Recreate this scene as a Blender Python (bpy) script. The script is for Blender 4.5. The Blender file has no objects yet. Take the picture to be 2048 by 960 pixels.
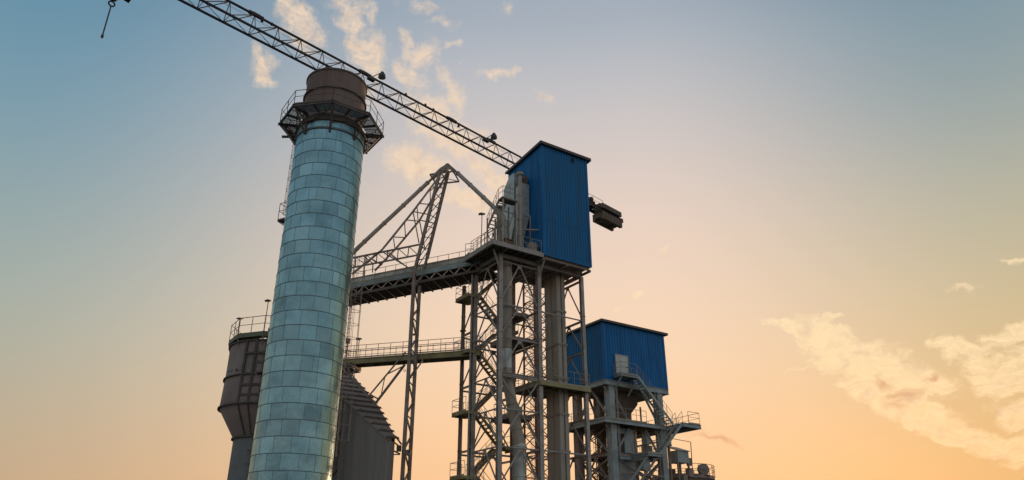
import bpy, bmesh, math, random
from math import sin, cos, tan, radians, degrees, atan2, sqrt, pi, hypot
from mathutils import Vector, Matrix
random.seed(7)
scene = bpy.context.scene
COL = scene.collection
V = Vector

# ------------------------------------------------------------------ camera
FOC, PITCH, CAMZ = 1460.0, radians(24.3), 1.6
cam_d = bpy.data.cameras.new('camera')
cam_d.sensor_width = 36.0
cam_d.lens = FOC / 2048.0 * 36.0
cam_d.clip_end = 6000
cam = bpy.data.objects.new('camera', cam_d)
cam.location = (0, 0, CAMZ)
cam.rotation_euler = (radians(90) + PITCH, 0, 0)
COL.objects.link(cam)
scene.camera = cam
CC, SS = cos(PITCH), sin(PITCH)


def ray(u, v):                       # survey helper: bearing of a measured point
    a = (u - 1024) / FOC
    b = (480 - v) / FOC
    return V((a, CC - b * SS, SS + b * CC))


def at(u, v, Y):
    d = ray(u, v)
    return d * (Y / d.y) + V((0, 0, CAMZ))


def atz(u, v, z):
    d = ray(u, v)
    return d * ((z - CAMZ) / d.z) + V((0, 0, CAMZ))


def zat(P, v):
    d = ray(1024, v)
    return CAMZ + P[1] * d.z / d.y


def along(P, D, u, v):               # distance along D from P (plan) to the bearing of (u, v)
    d = ray(u, v)
    k = d.x / d.y
    return (k * P[1] - P[0]) / (D[0] - k * D[1])


# ------------------------------------------------------------------ world, sun, exposure
SUN_AZ, SUN_EL = 26.0, 3.0
world = bpy.data.worlds.new('World')
scene.world = world
world.use_nodes = True
wt = world.node_tree
wt.nodes.clear()
WN = wt.nodes.new
WL = wt.links.new


def srgb(c):
    return tuple(((x / 255) / 12.92 if x / 255 <= 0.04045 else ((x / 255 + 0.055) / 1.055) ** 2.4) for x in c)


def wm(op, a, b=None, c=None, clamp=False):
    n = WN('ShaderNodeMath')
    n.operation = op
    n.use_clamp = clamp
    for i, x in enumerate((a, b, c)):
        if x is None:
            continue
        if isinstance(x, (int, float)):
            n.inputs[i].default_value = x
        else:
            WL(x, n.inputs[i])
    return n.outputs[0]


def wramp(fac, stops):
    n = WN('ShaderNodeValToRGB')
    n.color_ramp.interpolation = 'EASE' if len(stops) < 3 else 'B_SPLINE'
    e = n.color_ramp.elements
    while len(e) > 1:
        e.remove(e[-1])
    e[0].position = stops[0][0]
    e[0].color = (*srgb(stops[0][1]), 1)
    for p, c in stops[1:]:
        x = e.new(p)
        x.color = (*srgb(c), 1)
    WL(fac, n.inputs[0])
    return n.outputs[0]


def wmix(f, a, b):
    n = WN('ShaderNodeMix')
    n.data_type = 'RGBA'
    for s, x in ((0, f), (6, a), (7, b)):
        if isinstance(x, tuple):
            n.inputs[s].default_value = x
        elif isinstance(x, (int, float)):
            n.inputs[s].default_value = x
        else:
            WL(x, n.inputs[s])
    return n.outputs[2]


tc = WN('ShaderNodeTexCoord')
sep = WN('ShaderNodeSeparateXYZ')
WL(tc.outputs['Generated'], sep.inputs[0])
az = wm('MULTIPLY', wm('ARCTAN2', sep.outputs[0], sep.outputs[1]), 180 / pi)       # degrees, 0 = +Y
el = wm('MULTIPLY', wm('ARCSINE', sep.outputs[2]), 180 / pi)
e01 = wm('DIVIDE', el, 60.0, clamp=True)
Lr = wramp(e01, [(0.0, (202, 164, 126)), (0.10, (196, 169, 137)), (0.23, (173, 177, 162)), (0.35, (151, 169, 169)), (0.48, (123, 156, 172)), (0.62, (97, 143, 168)), (1, (68, 110, 143))])
Cr = wramp(e01, [(0.0, (253, 190, 136)), (0.13, (254, 204, 154)), (0.26, (250, 216, 183)), (0.42, (234, 210, 194)), (0.55, (207, 199, 197)), (0.68, (170, 181, 193)), (1, (95, 125, 153))])
Rr = wramp(e01, [(0.0, (220, 166, 106)), (0.13, (226, 182, 124)), (0.26, (207, 188, 146)), (0.40, (178, 178, 162)), (0.52, (144, 161, 166)), (0.66, (116, 146, 164)), (1, (66, 104, 134))])
Br = wramp(e01, [(0.0, (204, 186, 172)), (0.2, (190, 184, 182)), (0.5, (164, 176, 186)), (1, (118, 146, 168))])


def sstep(x, a, b):
    n = WN('ShaderNodeMapRange')
    n.interpolation_type = 'SMOOTHSTEP'
    n.inputs[1].default_value = a
    n.inputs[2].default_value = b
    WL(x, n.inputs[0])
    return n.outputs[0]


sky = wmix(sstep(az, -41, 0), Lr, Cr)
sky = wmix(sstep(az, 10, 40), sky, Rr)
sky = wmix(sstep(wm('ABSOLUTE', az), 50, 110), sky, Br)

# clouds: noise in sky directions, gathered in a few drifting banks
comb = WN('ShaderNodeCombineXYZ')
WL(az, comb.inputs[0])
WL(el, comb.inputs[1])


def noise(vec, scale, detail, rough=0.55, dist=0.0):
    n = WN('ShaderNodeTexNoise')
    n.inputs['Scale'].default_value = scale
    n.inputs['Detail'].default_value = detail
    n.inputs['Roughness'].default_value = rough
    n.inputs['Distortion'].default_value = dist
    WL(vec, n.inputs['Vector'])
    return n


def vop(op, a, b):
    n = WN('ShaderNodeVectorMath')
    n.operation = op
    for i, x in enumerate((a, b)):
        if isinstance(x, tuple):
            n.inputs[i].default_value = x
        else:
            WL(x, n.inputs[i])
    return n


warp = vop('MULTIPLY', vop('SUBTRACT', noise(comb.outputs[0], 0.35, 4).outputs['Color'], (0.5, 0.5, 0.5)).outputs[0], (4.2, 3.0, 0))
pw = vop('ADD', comb.outputs[0], warp.outputs[0]).outputs[0]


def azel(u, v):
    d = ray(u, v).normalized()
    return degrees(atan2(d.x, d.y)), degrees(math.asin(d.z))


# u, v, length px, thickness px, tilt on the picture (deg, + = down to the right), density
CLOUDS = [(598, 40, 75, 38, 55, 1.0), (705, 22, 45, 34, 50, 1.0), (730, 105, 52, 36, 60, 1.15), (520, 120, 34, 26, 20, 1.0), (530, 148, 26, 22, 30, 1.0),
          (845, 112, 30, 26, -25, 1.0), (812, 146, 44, 20, 40, .95), (820, 76, 26, 12, 45, .8), (905, 182, 46, 24, 38, .85), (1000, 149, 44, 12, -5, .75),
          (908, 92, 44, 9, -8, .65), (886, 48, 42, 12, 0, .5), (1012, 18, 24, 14, -20, .4), (1090, 197, 32, 14, 20, .5), (925, 222, 14, 7, 0, .5),
          (830, 330, 62, 36, 10, 1.1), (900, 262, 120, 42, 32, .9), (985, 345, 60, 30, 35, .9), (945, 402, 62, 24, 8, 1.0), (740, 190, 60, 40, 40, .4),
          (925, 128, 9, 7, 0, .7), (1327, 497, 13, 7, 0, .7), (1277, 590, 22, 8, -10, .8), (1230, 620, 12, 8, 0, .5), (1398, 589, 9, 4, 0, .4), (840, 10, 40, 18, 10, .5),
          (1665, 634, 30, 8, 0, .9), (1572, 654, 66, 9, 6, .8), (1690, 700, 100, 36, 22, 1.15), (1760, 745, 120, 42, 30, 1.1), (1595, 727, 40, 6, -8, .5),
          (1820, 820, 150, 26, 24, 1.0), (1900, 860, 160, 26, 20, 1.0), (1990, 885, 90, 22, 10, 1.0), (1860, 770, 70, 18, 4, .85),
          (1940, 710, 80, 18, 8, .9), (2015, 760, 70, 34, 12, .9), (2020, 668, 60, 14, -28, .9), (1935, 578, 36, 9, -25, .5), (2032, 520, 22, 9, 10, .5),
          (1900, 700, 30, 12, 20, .7), (2040, 830, 60, 30, 10, .8), (1860, 690, 14, 18, 10, .5), (2060, 720, 60, 30, 10, .8)]
mask = None
for (u, v, ln, tk, tilt, dens) in CLOUDS:
    a0, e0 = azel(u, v)
    a1, e1 = azel(u + 10 * cos(radians(tilt)), v + 10 * sin(radians(tilt)))
    ang = atan2(e1 - e0, a1 - a0)
    dpp = hypot(a1 - a0, e1 - e0) / 10.0
    m = WN('ShaderNodeMapping')
    m.vector_type = 'TEXTURE'
    m.inputs['Location'].default_value = (a0, e0, 0)
    m.inputs['Rotation'].default_value = (0, 0, ang)
    m.inputs['Scale'].default_value = (ln * dpp * (1.5 if u < 1200 else 1.55), tk * 0.0362 * (1.6 if u < 1200 else 1.75), 1)
    WL(pw, m.inputs['Vector'])
    ln_ = WN('ShaderNodeVectorMath')
    ln_.operation = 'LENGTH'
    WL(m.outputs[0], ln_.inputs[0])
    d = wm('MULTIPLY', wm('SUBTRACT', 1.0, ln_.outputs['Value'], clamp=True), dens)
    mask = d if mask is None else wm('MAXIMUM', mask, d)
stretch = WN('ShaderNodeMapping')
stretch.inputs['Rotation'].default_value = (0, 0, radians(24))
stretch.inputs['Scale'].default_value = (0.36, 1.05, 1)
WL(pw, stretch.inputs['Vector'])
n1 = noise(stretch.outputs[0], 1.15, 10, 0.66).outputs['Fac']
n2 = noise(comb.outputs[0], 0.65, 9, 0.62).outputs['Fac']
nmix = WN('ShaderNodeMix')
WL(sstep(az, 10, 16), nmix.inputs[0])
WL(n2, nmix.inputs[2])
WL(n1, nmix.inputs[3])
dens = wm('ADD', wm('MULTIPLY', mask, 1.5), wm('MULTIPLY', wm('SUBTRACT', nmix.outputs[0], 0.5), 2.6))
east = sstep(az, 12, 17)
lo_d = wm('MULTIPLY', sstep(dens, 0.05, 1.25), wm('SUBTRACT', 1.0, east))
hi_d = wm('MULTIPLY', sstep(dens, 0.22, 0.82), east)
dens = wm('MULTIPLY', wm('ADD', lo_d, hi_d), sstep(mask, 0.0, 0.32))
ccol = wramp(wm('DIVIDE', el, 45.0, clamp=True), [(0, (250, 190, 135)), (0.30, (255, 232, 182)), (0.55, (250, 218, 184)), (1, (234, 212, 190))])
cshade = wmix(wm('MULTIPLY', sstep(noise(comb.outputs[0], 0.9, 5).outputs['Fac'], 0.48, 0.75), 0.55), ccol, (*srgb((216, 184, 160)), 1))
inner = sstep(noise(stretch.outputs[0], 2.6, 8, 0.7, 0.4).outputs['Fac'], 0.30, 0.68)
inner = wm('ADD', wm('MULTIPLY', inner, 0.52), wm('ADD', 0.46, wm('MULTIPLY', east, 0.04)))
sky = wmix(wm('MULTIPLY', dens, inner), sky, cshade)
# two dusky tufts and two thin streaks low in the sky
for (u, v, ln, tk, tilt, k) in [(1772, 768, 30, 15, 0, .8), (1805, 800, 32, 19, -20, 1.0), (1846, 752, 18, 8, -20, .8), (1425, 880, 62, 8, 14, .75)]:
    a0, e0 = azel(u, v)
    m = WN('ShaderNodeMapping')
    m.vector_type = 'TEXTURE'
    m.inputs['Location'].default_value = (a0, e0, 0)
    m.inputs['Rotation'].default_value = (0, 0, -radians(tilt))
    m.inputs['Scale'].default_value = (ln * 0.0362, tk * 0.0362, 1)
    WL(pw, m.inputs['Vector'])
    ln_ = WN('ShaderNodeVectorMath')
    ln_.operation = 'LENGTH'
    WL(m.outputs[0], ln_.inputs[0])
    f = wm('MULTIPLY', wm('MULTIPLY', sstep(wm('SUBTRACT', 1.0, ln_.outputs['Value']), -0.3, 1.0), sstep(n1, 0.25, 0.60)), 0.75 * k)
    sky = wmix(f, sky, (*srgb((196, 128, 96)), 1))
# below the horizon the world is dusky earth
sky = wmix(sstep(el, -1.0, -6.0), sky, (0.05, 0.05, 0.05, 1)) if False else sky
bg1 = WN('ShaderNodeBackground')
WL(sky, bg1.inputs[0])
bg1.inputs[1].default_value = 1.12
nish = WN('ShaderNodeTexSky')
nish.sky_type = 'NISHITA'
nish.sun_disc = False
nish.sun_elevation = radians(SUN_EL)
nish.sun_rotation = radians(SUN_AZ)
nish.air_density = 1.2
nish.dust_density = 2.0
bg2 = WN('ShaderNodeBackground')
WL(nish.outputs[0], bg2.inputs[0])
bg2.inputs[1].default_value = 0.05
add = WN('ShaderNodeMixShader')
add.inputs[0].default_value = 0.12
WL(bg1.outputs[0], add.inputs[1])
WL(bg2.outputs[0], add.inputs[2])
wo = WN('ShaderNodeOutputWorld')
WL(add.outputs[0], wo.inputs[0])

sun_d = bpy.data.lights.new('sun', 'SUN')
sun_d.energy = 2.0
sun_d.angle = radians(2.0)
sun_d.color = (1.0, 0.60, 0.32)
sun = bpy.data.objects.new('sun', sun_d)
sdir = V((sin(radians(SUN_AZ)) * cos(radians(SUN_EL)), cos(radians(SUN_AZ)) * cos(radians(SUN_EL)), sin(radians(SUN_EL))))
sun.rotation_euler = sdir.to_track_quat('Z', 'Y').to_euler()
COL.objects.link(sun)

scene.view_settings.view_transform = 'Standard'
scene.view_settings.look = 'None'
scene.view_settings.exposure = 0.0
scene.view_settings.gamma = 1.0
scene.view_settings.use_curve_mapping = False

# ------------------------------------------------------------------ materials


def paint(name, base, rough=0.55, metal=0.0, dirt=None, amount=0.5, scale=0.9, streak=False, bump=0.0, fine=0.12, attr=None):
    m = bpy.data.materials.new(name)
    m.use_nodes = True
    t = m.node_tree
    b = t.nodes['Principled BSDF']
    b.inputs['Roughness'].default_value = rough
    b.inputs['Metallic'].default_value = metal
    co = t.nodes.new('ShaderNodeTexCoord')
    mp = t.nodes.new('ShaderNodeMapping')
    t.links.new(co.outputs['Object'], mp.inputs[0])
    if streak:
        mp.inputs['Scale'].default_value = (2.2, 2.2, 0.22)
    n = t.nodes.new('ShaderNodeTexNoise')
    n.inputs['Scale'].default_value = scale
    n.inputs['Detail'].default_value = 7
    n.inputs['Roughness'].default_value = 0.65
    t.links.new(mp.outputs[0], n.inputs['Vector'])
    r = t.nodes.new('ShaderNodeMapRange')
    r.inputs[1].default_value = 0.42
    r.inputs[2].default_value = 0.72
    r.inputs[4].default_value = amount
    t.links.new(n.outputs['Fac'], r.inputs[0])
    mx = t.nodes.new('ShaderNodeMix')
    mx.data_type = 'RGBA'
    mx.inputs[6].default_value = (*base, 1)
    d = dirt or tuple(x * 0.45 for x in base)
    mx.inputs[7].default_value = (*d, 1)
    t.links.new(r.outputs[0], mx.inputs[0])
    n2 = t.nodes.new('ShaderNodeTexNoise')
    n2.inputs['Scale'].default_value = 14
    n2.inputs['Detail'].default_value = 4
    t.links.new(co.outputs['Object'], n2.inputs['Vector'])
    r2 = t.nodes.new('ShaderNodeMapRange')
    r2.inputs[3].default_value = 1 - fine * 2
    r2.inputs[4].default_value = 1 + fine * 2
    t.links.new(n2.outputs['Fac'], r2.inputs[0])
    sc = t.nodes.new('ShaderNodeVectorMath')
    sc.operation = 'SCALE'
    t.links.new(mx.outputs[2], sc.inputs[0])
    t.links.new(r2.outputs[0], sc.inputs['Scale'])
    last = sc.outputs[0]
    if attr:
        a = t.nodes.new('ShaderNodeAttribute')
        a.attribute_name = attr
        ml = t.nodes.new('ShaderNodeVectorMath')
        ml.operation = 'MULTIPLY'
        t.links.new(last, ml.inputs[0])
        t.links.new(a.outputs['Color'], ml.inputs[1])
        last = ml.outputs[0]
    t.links.new(last, b.inputs['Base Color'])
    rr = t.nodes.new('ShaderNodeMapRange')
    rr.inputs[3].default_value = max(rough - 0.12, 0.05)
    rr.inputs[4].default_value = min(rough + 0.18, 1)
    t.links.new(n.outputs['Fac'], rr.inputs[0])
    t.links.new(rr.outputs[0], b.inputs['Roughness'])
    if bump:
        bp = t.nodes.new('ShaderNodeBump')
        bp.inputs['Strength'].default_value = bump
        bp.inputs['Distance'].default_value = 0.05
        nb = t.nodes.new('ShaderNodeTexNoise')
        nb.inputs['Scale'].default_value = 1.6
        nb.inputs['Detail'].default_value = 3
        t.links.new(co.outputs['Object'], nb.inputs['Vector'])
        t.links.new(nb.outputs['Fac'], bp.inputs['Height'])
        t.links.new(bp.outputs[0], b.inputs['Normal'])
    return m


M = {}
M['steel'] = paint('painted_steel', (0.390, 0.364, 0.332), 0.5, 0.0, (0.17, 0.12, 0.085), 0.75, 1.1)
M['steel_rusty'] = paint('rusty_steel', (0.30, 0.25, 0.22), 0.65, 0.0, (0.17, 0.11, 0.08), 0.8, 1.3)
M['steel_dark'] = paint('dark_steel', (0.135, 0.115, 0.095), 0.6, 0.0, (0.06, 0.035, 0.025), 0.7, 1.2)
M['steel_blue'] = paint('grey_blue_painted_steel', (0.338, 0.403, 0.416), 0.5, 0.0, (0.14, 0.14, 0.12), 0.6, 0.8)
M['crane'] = paint('crane_paint', (0.035, 0.020, 0.016), 0.6, 0.0, (0.02, 0.012, 0.010), 0.7, 1.5)
M['crane_mast'] = paint('crane_mast_paint', (0.17, 0.06, 0.03), 0.6, 0.0, (0.09, 0.03, 0.02), 0.7, 1.5)
M['counterweight'] = paint('counterweight_concrete', (0.16, 0.13, 0.10), 0.85, 0.0, (0.08, 0.06, 0.05), 0.7, 1.0)
M['rail'] = paint('railing_paint', (0.351, 0.338, 0.273), 0.55, 0.0, (0.15, 0.10, 0.07), 0.7, 1.5)
M['yellow'] = paint('olive_yellow_paint', (0.322, 0.287, 0.138), 0.6, 0.0, (0.15, 0.12, 0.07), 0.7, 1.0)
M['blue'] = paint('blue_cladding', (0.001, 0.155, 0.42), 0.45, 0.0, (0.010, 0.085, 0.19), 1.0, 1.0, streak=True, fine=0.07)
M['blue2'] = paint('blue_cladding_weathered', (0.001, 0.145, 0.36), 0.48, 0.0, (0.035, 0.10, 0.18), 0.9, 0.9, streak=True, fine=0.07)
M['flash'] = paint('roof_flashing', (0.09, 0.075, 0.07), 0.5, 0.2, None, 0.5, 1.0)
M['zinc'] = paint('galvanised_sheet', (0.25, 0.44, 0.49), 0.27, 0.78, (0.15, 0.29, 0.34), 1.0, 0.55, bump=0.8, fine=0.05, attr='tint')
M['seam'] = paint('sheet_seam', (0.13, 0.21, 0.23), 0.6, 0.2, None, 0.4, 2.0)
for k_ in ('blue', 'blue2'):
    b_ = M[k_].node_tree.nodes['Principled BSDF']
    b_.inputs['Specular IOR Level'].default_value = 0.22
M['silver'] = paint('silver_sheet', (0.46, 0.50, 0.48), 0.42, 0.35, (0.24, 0.25, 0.23), 0.8, 0.9, bump=0.2)
M['sleeve'] = paint('brown_sleeve_plate', (0.20, 0.145, 0.125), 0.75, 0.0, (0.10, 0.07, 0.06), 0.9, 0.5, streak=True)
M['silo_rib'] = paint('silo_rib_paint', (0.10, 0.085, 0.078), 0.8)
M['silo'] = paint('silo_plate', (0.25, 0.205, 0.19), 0.75, 0.0, (0.16, 0.13, 0.12), 0.8, 0.35)
M['neck'] = paint('silo_neck_plate', (0.16, 0.185, 0.19), 0.7, 0.0, (0.10, 0.11, 0.11), 0.8, 0.4)
M['concrete'] = paint('concrete_wall', (0.27, 0.255, 0.24), 0.85, 0.0, (0.17, 0.14, 0.12), 0.7, 0.35, streak=True)
M['tile'] = paint('roof_sheet', (0.24, 0.19, 0.16), 0.8, 0.0, (0.15, 0.11, 0.09), 0.8, 0.8)
M['duct'] = paint('duct_casing', (0.380, 0.345, 0.287), 0.5, 0.0, (0.21, 0.17, 0.13), 0.8, 0.6, streak=True)
M['door'] = paint('door_sheet', (0.50, 0.52, 0.50), 0.45, 0.2, (0.34, 0.35, 0.33), 0.6, 1.5)
M['belt'] = paint('dark_belt', (0.06, 0.05, 0.04), 0.8)
M['motor'] = paint('motor_box', (0.17, 0.11, 0.06), 0.7, 0.0, (0.09, 0.06, 0.04), 0.7, 2)
M['lamp'] = paint('lamp_housing', (0.05, 0.045, 0.04), 0.5)
M['glass'] = paint('lamp_glass', (0.30, 0.30, 0.28), 0.15)
M['ground'] = paint('yard_ground', (0.13, 0.12, 0.10), 0.95, 0.0, (0.08, 0.075, 0.06), 0.9, 0.06)


# ------------------------------------------------------------------ mesh helpers
class MB:
    def __init__(s):
        s.v, s.f, s.c = [], [], []

    def add(s, vs, fs, tint=None):
        n = len(s.v)
        s.v += [V(x) for x in vs]
        s.f += [tuple(i + n for i in f) for f in fs]
        s.c += [tint] * len(fs)
        return s

    def box(s, c, x, y, z, X=(1, 0, 0), Y=(0, 1, 0), Z=(0, 0, 1)):       # full sizes about the centre
        c, X, Y, Z = V(c), V(X) * x / 2, V(Y) * y / 2, V(Z) * z / 2
        vs = [c + i * X + j * Y + k * Z for k in (-1, 1) for j in (-1, 1) for i in (-1, 1)]
        return s.add(vs, [(0, 2, 3, 1), (4, 5, 7, 6), (0, 1, 5, 4), (2, 6, 7, 3), (0, 4, 6, 2), (1, 3, 7, 5)])

    def bar(s, p, q, w, h=None, up=(0, 0, 1)):
        p, q = V(p), V(q)
        h = h or w
        d = q - p
        L = d.length
        if L < 1e-5:
            return s
        d /= L
        up = V(up)
        if abs(d.dot(up)) > 0.97:
            up = V((sin(radians(56.3)), cos(radians(56.3)), 0))
        x = d.cross(up).normalized()
        y = x.cross(d)
        return s.box((p + q) / 2, L, w, h, d, x, y)

    def angle(s, p, q, w, up=(0, 0, 1), t=0.018):                          # L-section
        p, q = V(p), V(q)
        d = (q - p)
        L = d.length
        d /= L
        up = V(up)
        if abs(d.dot(up)) > 0.97:
            up = V((1, 0, 0))
        x = d.cross(up).normalized()
        y = x.cross(d)
        m = (p + q) / 2
        s.box(m - y * w / 2, L, w, t, d, x, y)
        return s.box(m - x * (w / 2 - t / 2) + y * (t / 2 + 0.001), L, t, w - t, d, x, y)

    def hsec(s, p, q, w, d, wd, t=0.03):                                   # H-section, flanges face direction wd
        p, q, wd = V(p), V(q), V(wd).normalized()
        ax = (q - p)
        L = ax.length
        ax /= L
        x = wd
        y = ax.cross(x).normalized()
        x = y.cross(ax)
        m = (p + q) / 2
        for k in (-1, 1):
            s.box(m + x * k * (d / 2 - t / 2), L, t, w, ax, x, y)
        return s.box(m, L, d - 2 * t, t * 0.7, ax, x, y)

    def tube(s, p, q, r, n=8, r2=None, cap=True):
        p, q = V(p), V(q)
        r2 = r if r2 is None else r2
        d = (q - p).normalized()
        up = V((0, 0, 1)) if abs(d.z) < 0.95 else V((1, 0, 0))
        x = d.cross(up).normalized()
        y = x.cross(d)
        vs = []
        for i in range(n):
            a = 2 * pi * i / n
            o = x * cos(a) + y * sin(a)
            vs += [p + o * r, q + o * r2]
        fs = [(2 * i, 2 * ((i + 1) % n), 2 * ((i + 1) % n) + 1, 2 * i + 1) for i in range(n)]
        if cap:
            fs += [tuple(2 * i for i in reversed(range(n))), tuple(2 * i + 1 for i in range(n))]
        return s.add(vs, fs)

    def path(s, pts, r, n=8):
        for a, b in zip(pts[:-1], pts[1:]):
            s.tube(a, b, r, n)
        return s

    def lathe(s, c, prof, n=48, a0=0, a1=2 * pi):
        c = V(c)
        full = abs(a1 - a0 - 2 * pi) < 1e-6
        k = n if full else n + 1
        vs = []
        for (r, z) in prof:
            for i in range(k):
                a = a0 + (a1 - a0) * i / n
                vs.append(c + V((r * cos(a), r * sin(a), z)))
        fs = []
        for j in range(len(prof) - 1):
            for i in range(n):
                i2 = (i + 1) % k
                fs.append((j * k + i, j * k + i2, (j + 1) * k + i2, (j + 1) * k + i))
        return s.add(vs, fs)

    def slab(s, pts, t):                                                    # polygon of top points, thickness t downwards
        n = len(pts)
        pts = [V(p) for p in pts]
        lo = [p - V((0, 0, t)) for p in pts]
        fs = [tuple(range(n)), tuple(reversed(range(n, 2 * n)))] + [(i, i + n, (i + 1) % n + n, (i + 1) % n) for i in range(n)]
        return s.add(pts + lo, fs)

    def solid(s, pts, off):                                                 # polygon extruded by a vector
        n = len(pts)
        pts = [V(p) for p in pts]
        lo = [p + V(off) for p in pts]
        fs = [tuple(range(n)), tuple(reversed(range(n, 2 * n)))] + [(i, i + n, (i + 1) % n + n, (i + 1) % n) for i in range(n)]
        return s.add(pts + lo, fs)


def fixn(me):
    bm = bmesh.new()
    bm.from_mesh(me)
    bmesh.ops.recalc_face_normals(bm, faces=bm.faces)
    bm.to_mesh(me)
    bm.free()


def build(name, mb, mat, parent=None, org=(0, 0, 0), label=None, smooth=False, kind=None):
    me = bpy.data.meshes.new(name)
    org = V(org)
    me.from_pydata([tuple(v - org) for v in mb.v], [], mb.f)
    if any(c is not None for c in mb.c) or mat is M['zinc']:
        ca = me.color_attributes.new('tint', 'FLOAT_COLOR', 'CORNER')
        for p in me.polygons:
            c = mb.c[p.index] or (1, 1, 1)
            for li in p.loop_indices:
                ca.data[li].color = (*c, 1)
    fixn(me)
    me.materials.append(mat)
    if smooth:
        for p in me.polygons:
            p.use_smooth = True
        try:
            me.set_sharp_from_angle(angle=radians(35))
        except Exception:
            pass
    o = bpy.data.objects.new(name, me)
    COL.objects.link(o)
    if parent is not None:
        o.parent = parent
    else:
        o.location = org
    if label:
        o['label'] = label
    if kind:
        o['kind'] = kind
    return o


class Thing:
    def __init__(s, name, org, label, cat, group=None):
        s.e = bpy.data.objects.new(name, None)
        COL.objects.link(s.e)
        s.org = V(org)
        s.e.location = s.org
        s.e['label'] = label
        s.e['category'] = cat
        if group:
            s.e['group'] = group
        s.n, s.over = {}, {}

    def part(s, name, mb, mat, parent=None, label=None, smooth=False, kind=None):
        if kind is None:
            s.n[name] = s.n.get(name, 0) + 1
            if s.n[name] > 99:
                o = s.over.setdefault(name, (MB(), mat))
                o[0].add(mb.v, mb.f)
                return None
        return build(name, mb, mat, parent or s.e, s.org, label, smooth, kind)

    def finish(s):
        for name, (mb, mat) in s.over.items():
            build(name, mb, mat, s.e, s.org, None, False, 'stuff')


def copy_tree(o, parent=None):
    c = o.copy()
    COL.objects.link(c)
    c.parent = parent
    for ch in list(o.children):
        copy_tree(ch, c)
    return c


def rail_mb(pts, h=1.1, step=1.3, r=0.024, toe=True, close=False, ends=True):
    m = MB()
    pts = [V(p) for p in pts]
    if close:
        pts = pts + [pts[0]]
    H = V((0, 0, h))
    for i, (a, b) in enumerate(zip(pts[:-1], pts[1:])):
        m.tube(a + H, b + H, r, 6)
        m.tube(a + H * 0.55, b + H * 0.55, r * 0.8, 6)
        if toe:
            m.bar(a + V((0, 0, 0.06)), b + V((0, 0, 0.06)), 0.012, 0.11)
        n = max(1, round((b - a).length / step))
        for k in range(n + 1):
            if k == 0 and i > 0:
                continue
            p = a.lerp(b, k / n)
            m.tube(p, p + H, r, 6)
    return m


def ladder_mb(p, q, out, w=0.45, cage=True, r=0.02, step=0.32, cage_from=0.0, side=None):
    p, q, out = V(p), V(q), V(out).normalized()
    d = (q - p)
    L = d.length
    d /= L
    x = d.cross(out).normalized()
    m = MB()
    for k in (-1, 1):
        m.tube(p + x * k * w / 2, q + x * k * w / 2, r, 6)
    n = int(L / step)
    for i in range(n + 1):
        c = p + d * i * step
        m.tube(c - x * w / 2, c + x * w / 2, r * 0.7, 5)
    g = MB()
    if cage:
        hoops = []
        n = int((L - cage_from) / 0.95)
        for i in range(n + 1):
            c = p + d * (cage_from + i * 0.95)
            pts = [c + x * (w / 2 + 0.12) * cos(a) * 1.0 + out * (0.72 * sin(a)) for a in [pi * k / 8 for k in range(9)]]
            g.path(pts, r * 0.8, 5)
            hoops.append(pts)
        for k in (1, 3, 4, 5, 7):
            g.path([h[k] for h in hoops], r * 0.6, 4)
    return m, g


# ------------------------------------------------------------------ plant axes
A = V((sin(radians(56.3)), cos(radians(56.3)), 0))
B = V((-A.y, A.x, 0))
C0 = at(999, 700, 55)
C0.z = 0
Z = V((0, 0, 1))


def T(a, b, z=0.0):
    return C0 + A * a + B * b + Z * z


# ------------------------------------------------------------------ ground
g = MB()
g.add([(-2500, -2500, 0), (2500, -2500, 0), (2500, 2500, 0), (-2500, 2500, 0)], [(0, 1, 2, 3)])
build('ground', g, M['ground'], kind='structure')

# ------------------------------------------------------------------ chimney
CH = V((-13.36, 46.0, 0))
RS = 2.42
t = Thing('chimney', CH, 'tall round chimney of riveted blue green galvanised sheets with a brown top sleeve', 'chimney')
m = MB()
ROW = 0.97
ztop = 31.0
nrow = int(ztop / ROW)
SEG = 88
seams = MB()
rnd = random.Random(3)
for i in range(nrow + 1):
    z0, z1 = i * ROW, min((i + 1) * ROW, ztop)
    if z1 <= z0:
        break
    a = rnd.random() * 6
    edges = []
    total = 0
    while total < 1.0:
        w = rnd.choice([1.02, 1.0, 0.98, 1.05, 0.42 if rnd.random() < 0.35 else 1.0]) / (2 * pi * RS)
        edges.append(total)
        total += w
    if 1.0 - edges[-1] < 0.25 / (2 * pi * RS):
        edges.pop()
    tints = []
    for _ in edges:
        k = rnd.choice([rnd.uniform(0.74, 0.9), rnd.uniform(0.9, 1.05), rnd.uniform(0.92, 1.15)])
        h = rnd.uniform(-0.05, 0.05)
        tints.append((k * (1 + h), k, k * (1 - h * 0.5)))
    vs, fs, ts = [], [], []
    for j in range(SEG):
        ang = 2 * pi * j / SEG
        vs += [CH + V((RS * cos(ang), RS * sin(ang), z0)), CH + V((RS * cos(ang), RS * sin(ang), z1))]
    n0 = len(m.v)
    for j in range(SEG):
        fr = ((j + 0.5) / SEG + a / 6) % 1.0
        idx = max(k for k, e in enumerate(edges) if e <= fr)
        m.add([vs[2 * j], vs[2 * ((j + 1) % SEG)], vs[2 * ((j + 1) % SEG) + 1], vs[2 * j + 1]], [(0, 1, 2, 3)], tints[idx])
    for e in edges:
        # seam at the nearest face edge
        j = round(((e - a / 6) % 1.0) * SEG)
        ang = 2 * pi * j / SEG
        o = V((cos(ang), sin(ang), 0))
        seams.bar(CH + o * (RS + 0.001) + Z * (z0 + 0.03), CH + o * (RS + 0.001) + Z * (z1 - 0.03), 0.02, 0.014, up=o)
    seams.lathe(CH, [(RS + 0.001, z1 - 0.03), (RS + 0.022, z1 - 0.022), (RS + 0.022, z1 + 0.012), (RS + 0.001, z1 + 0.02)], 88)
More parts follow.
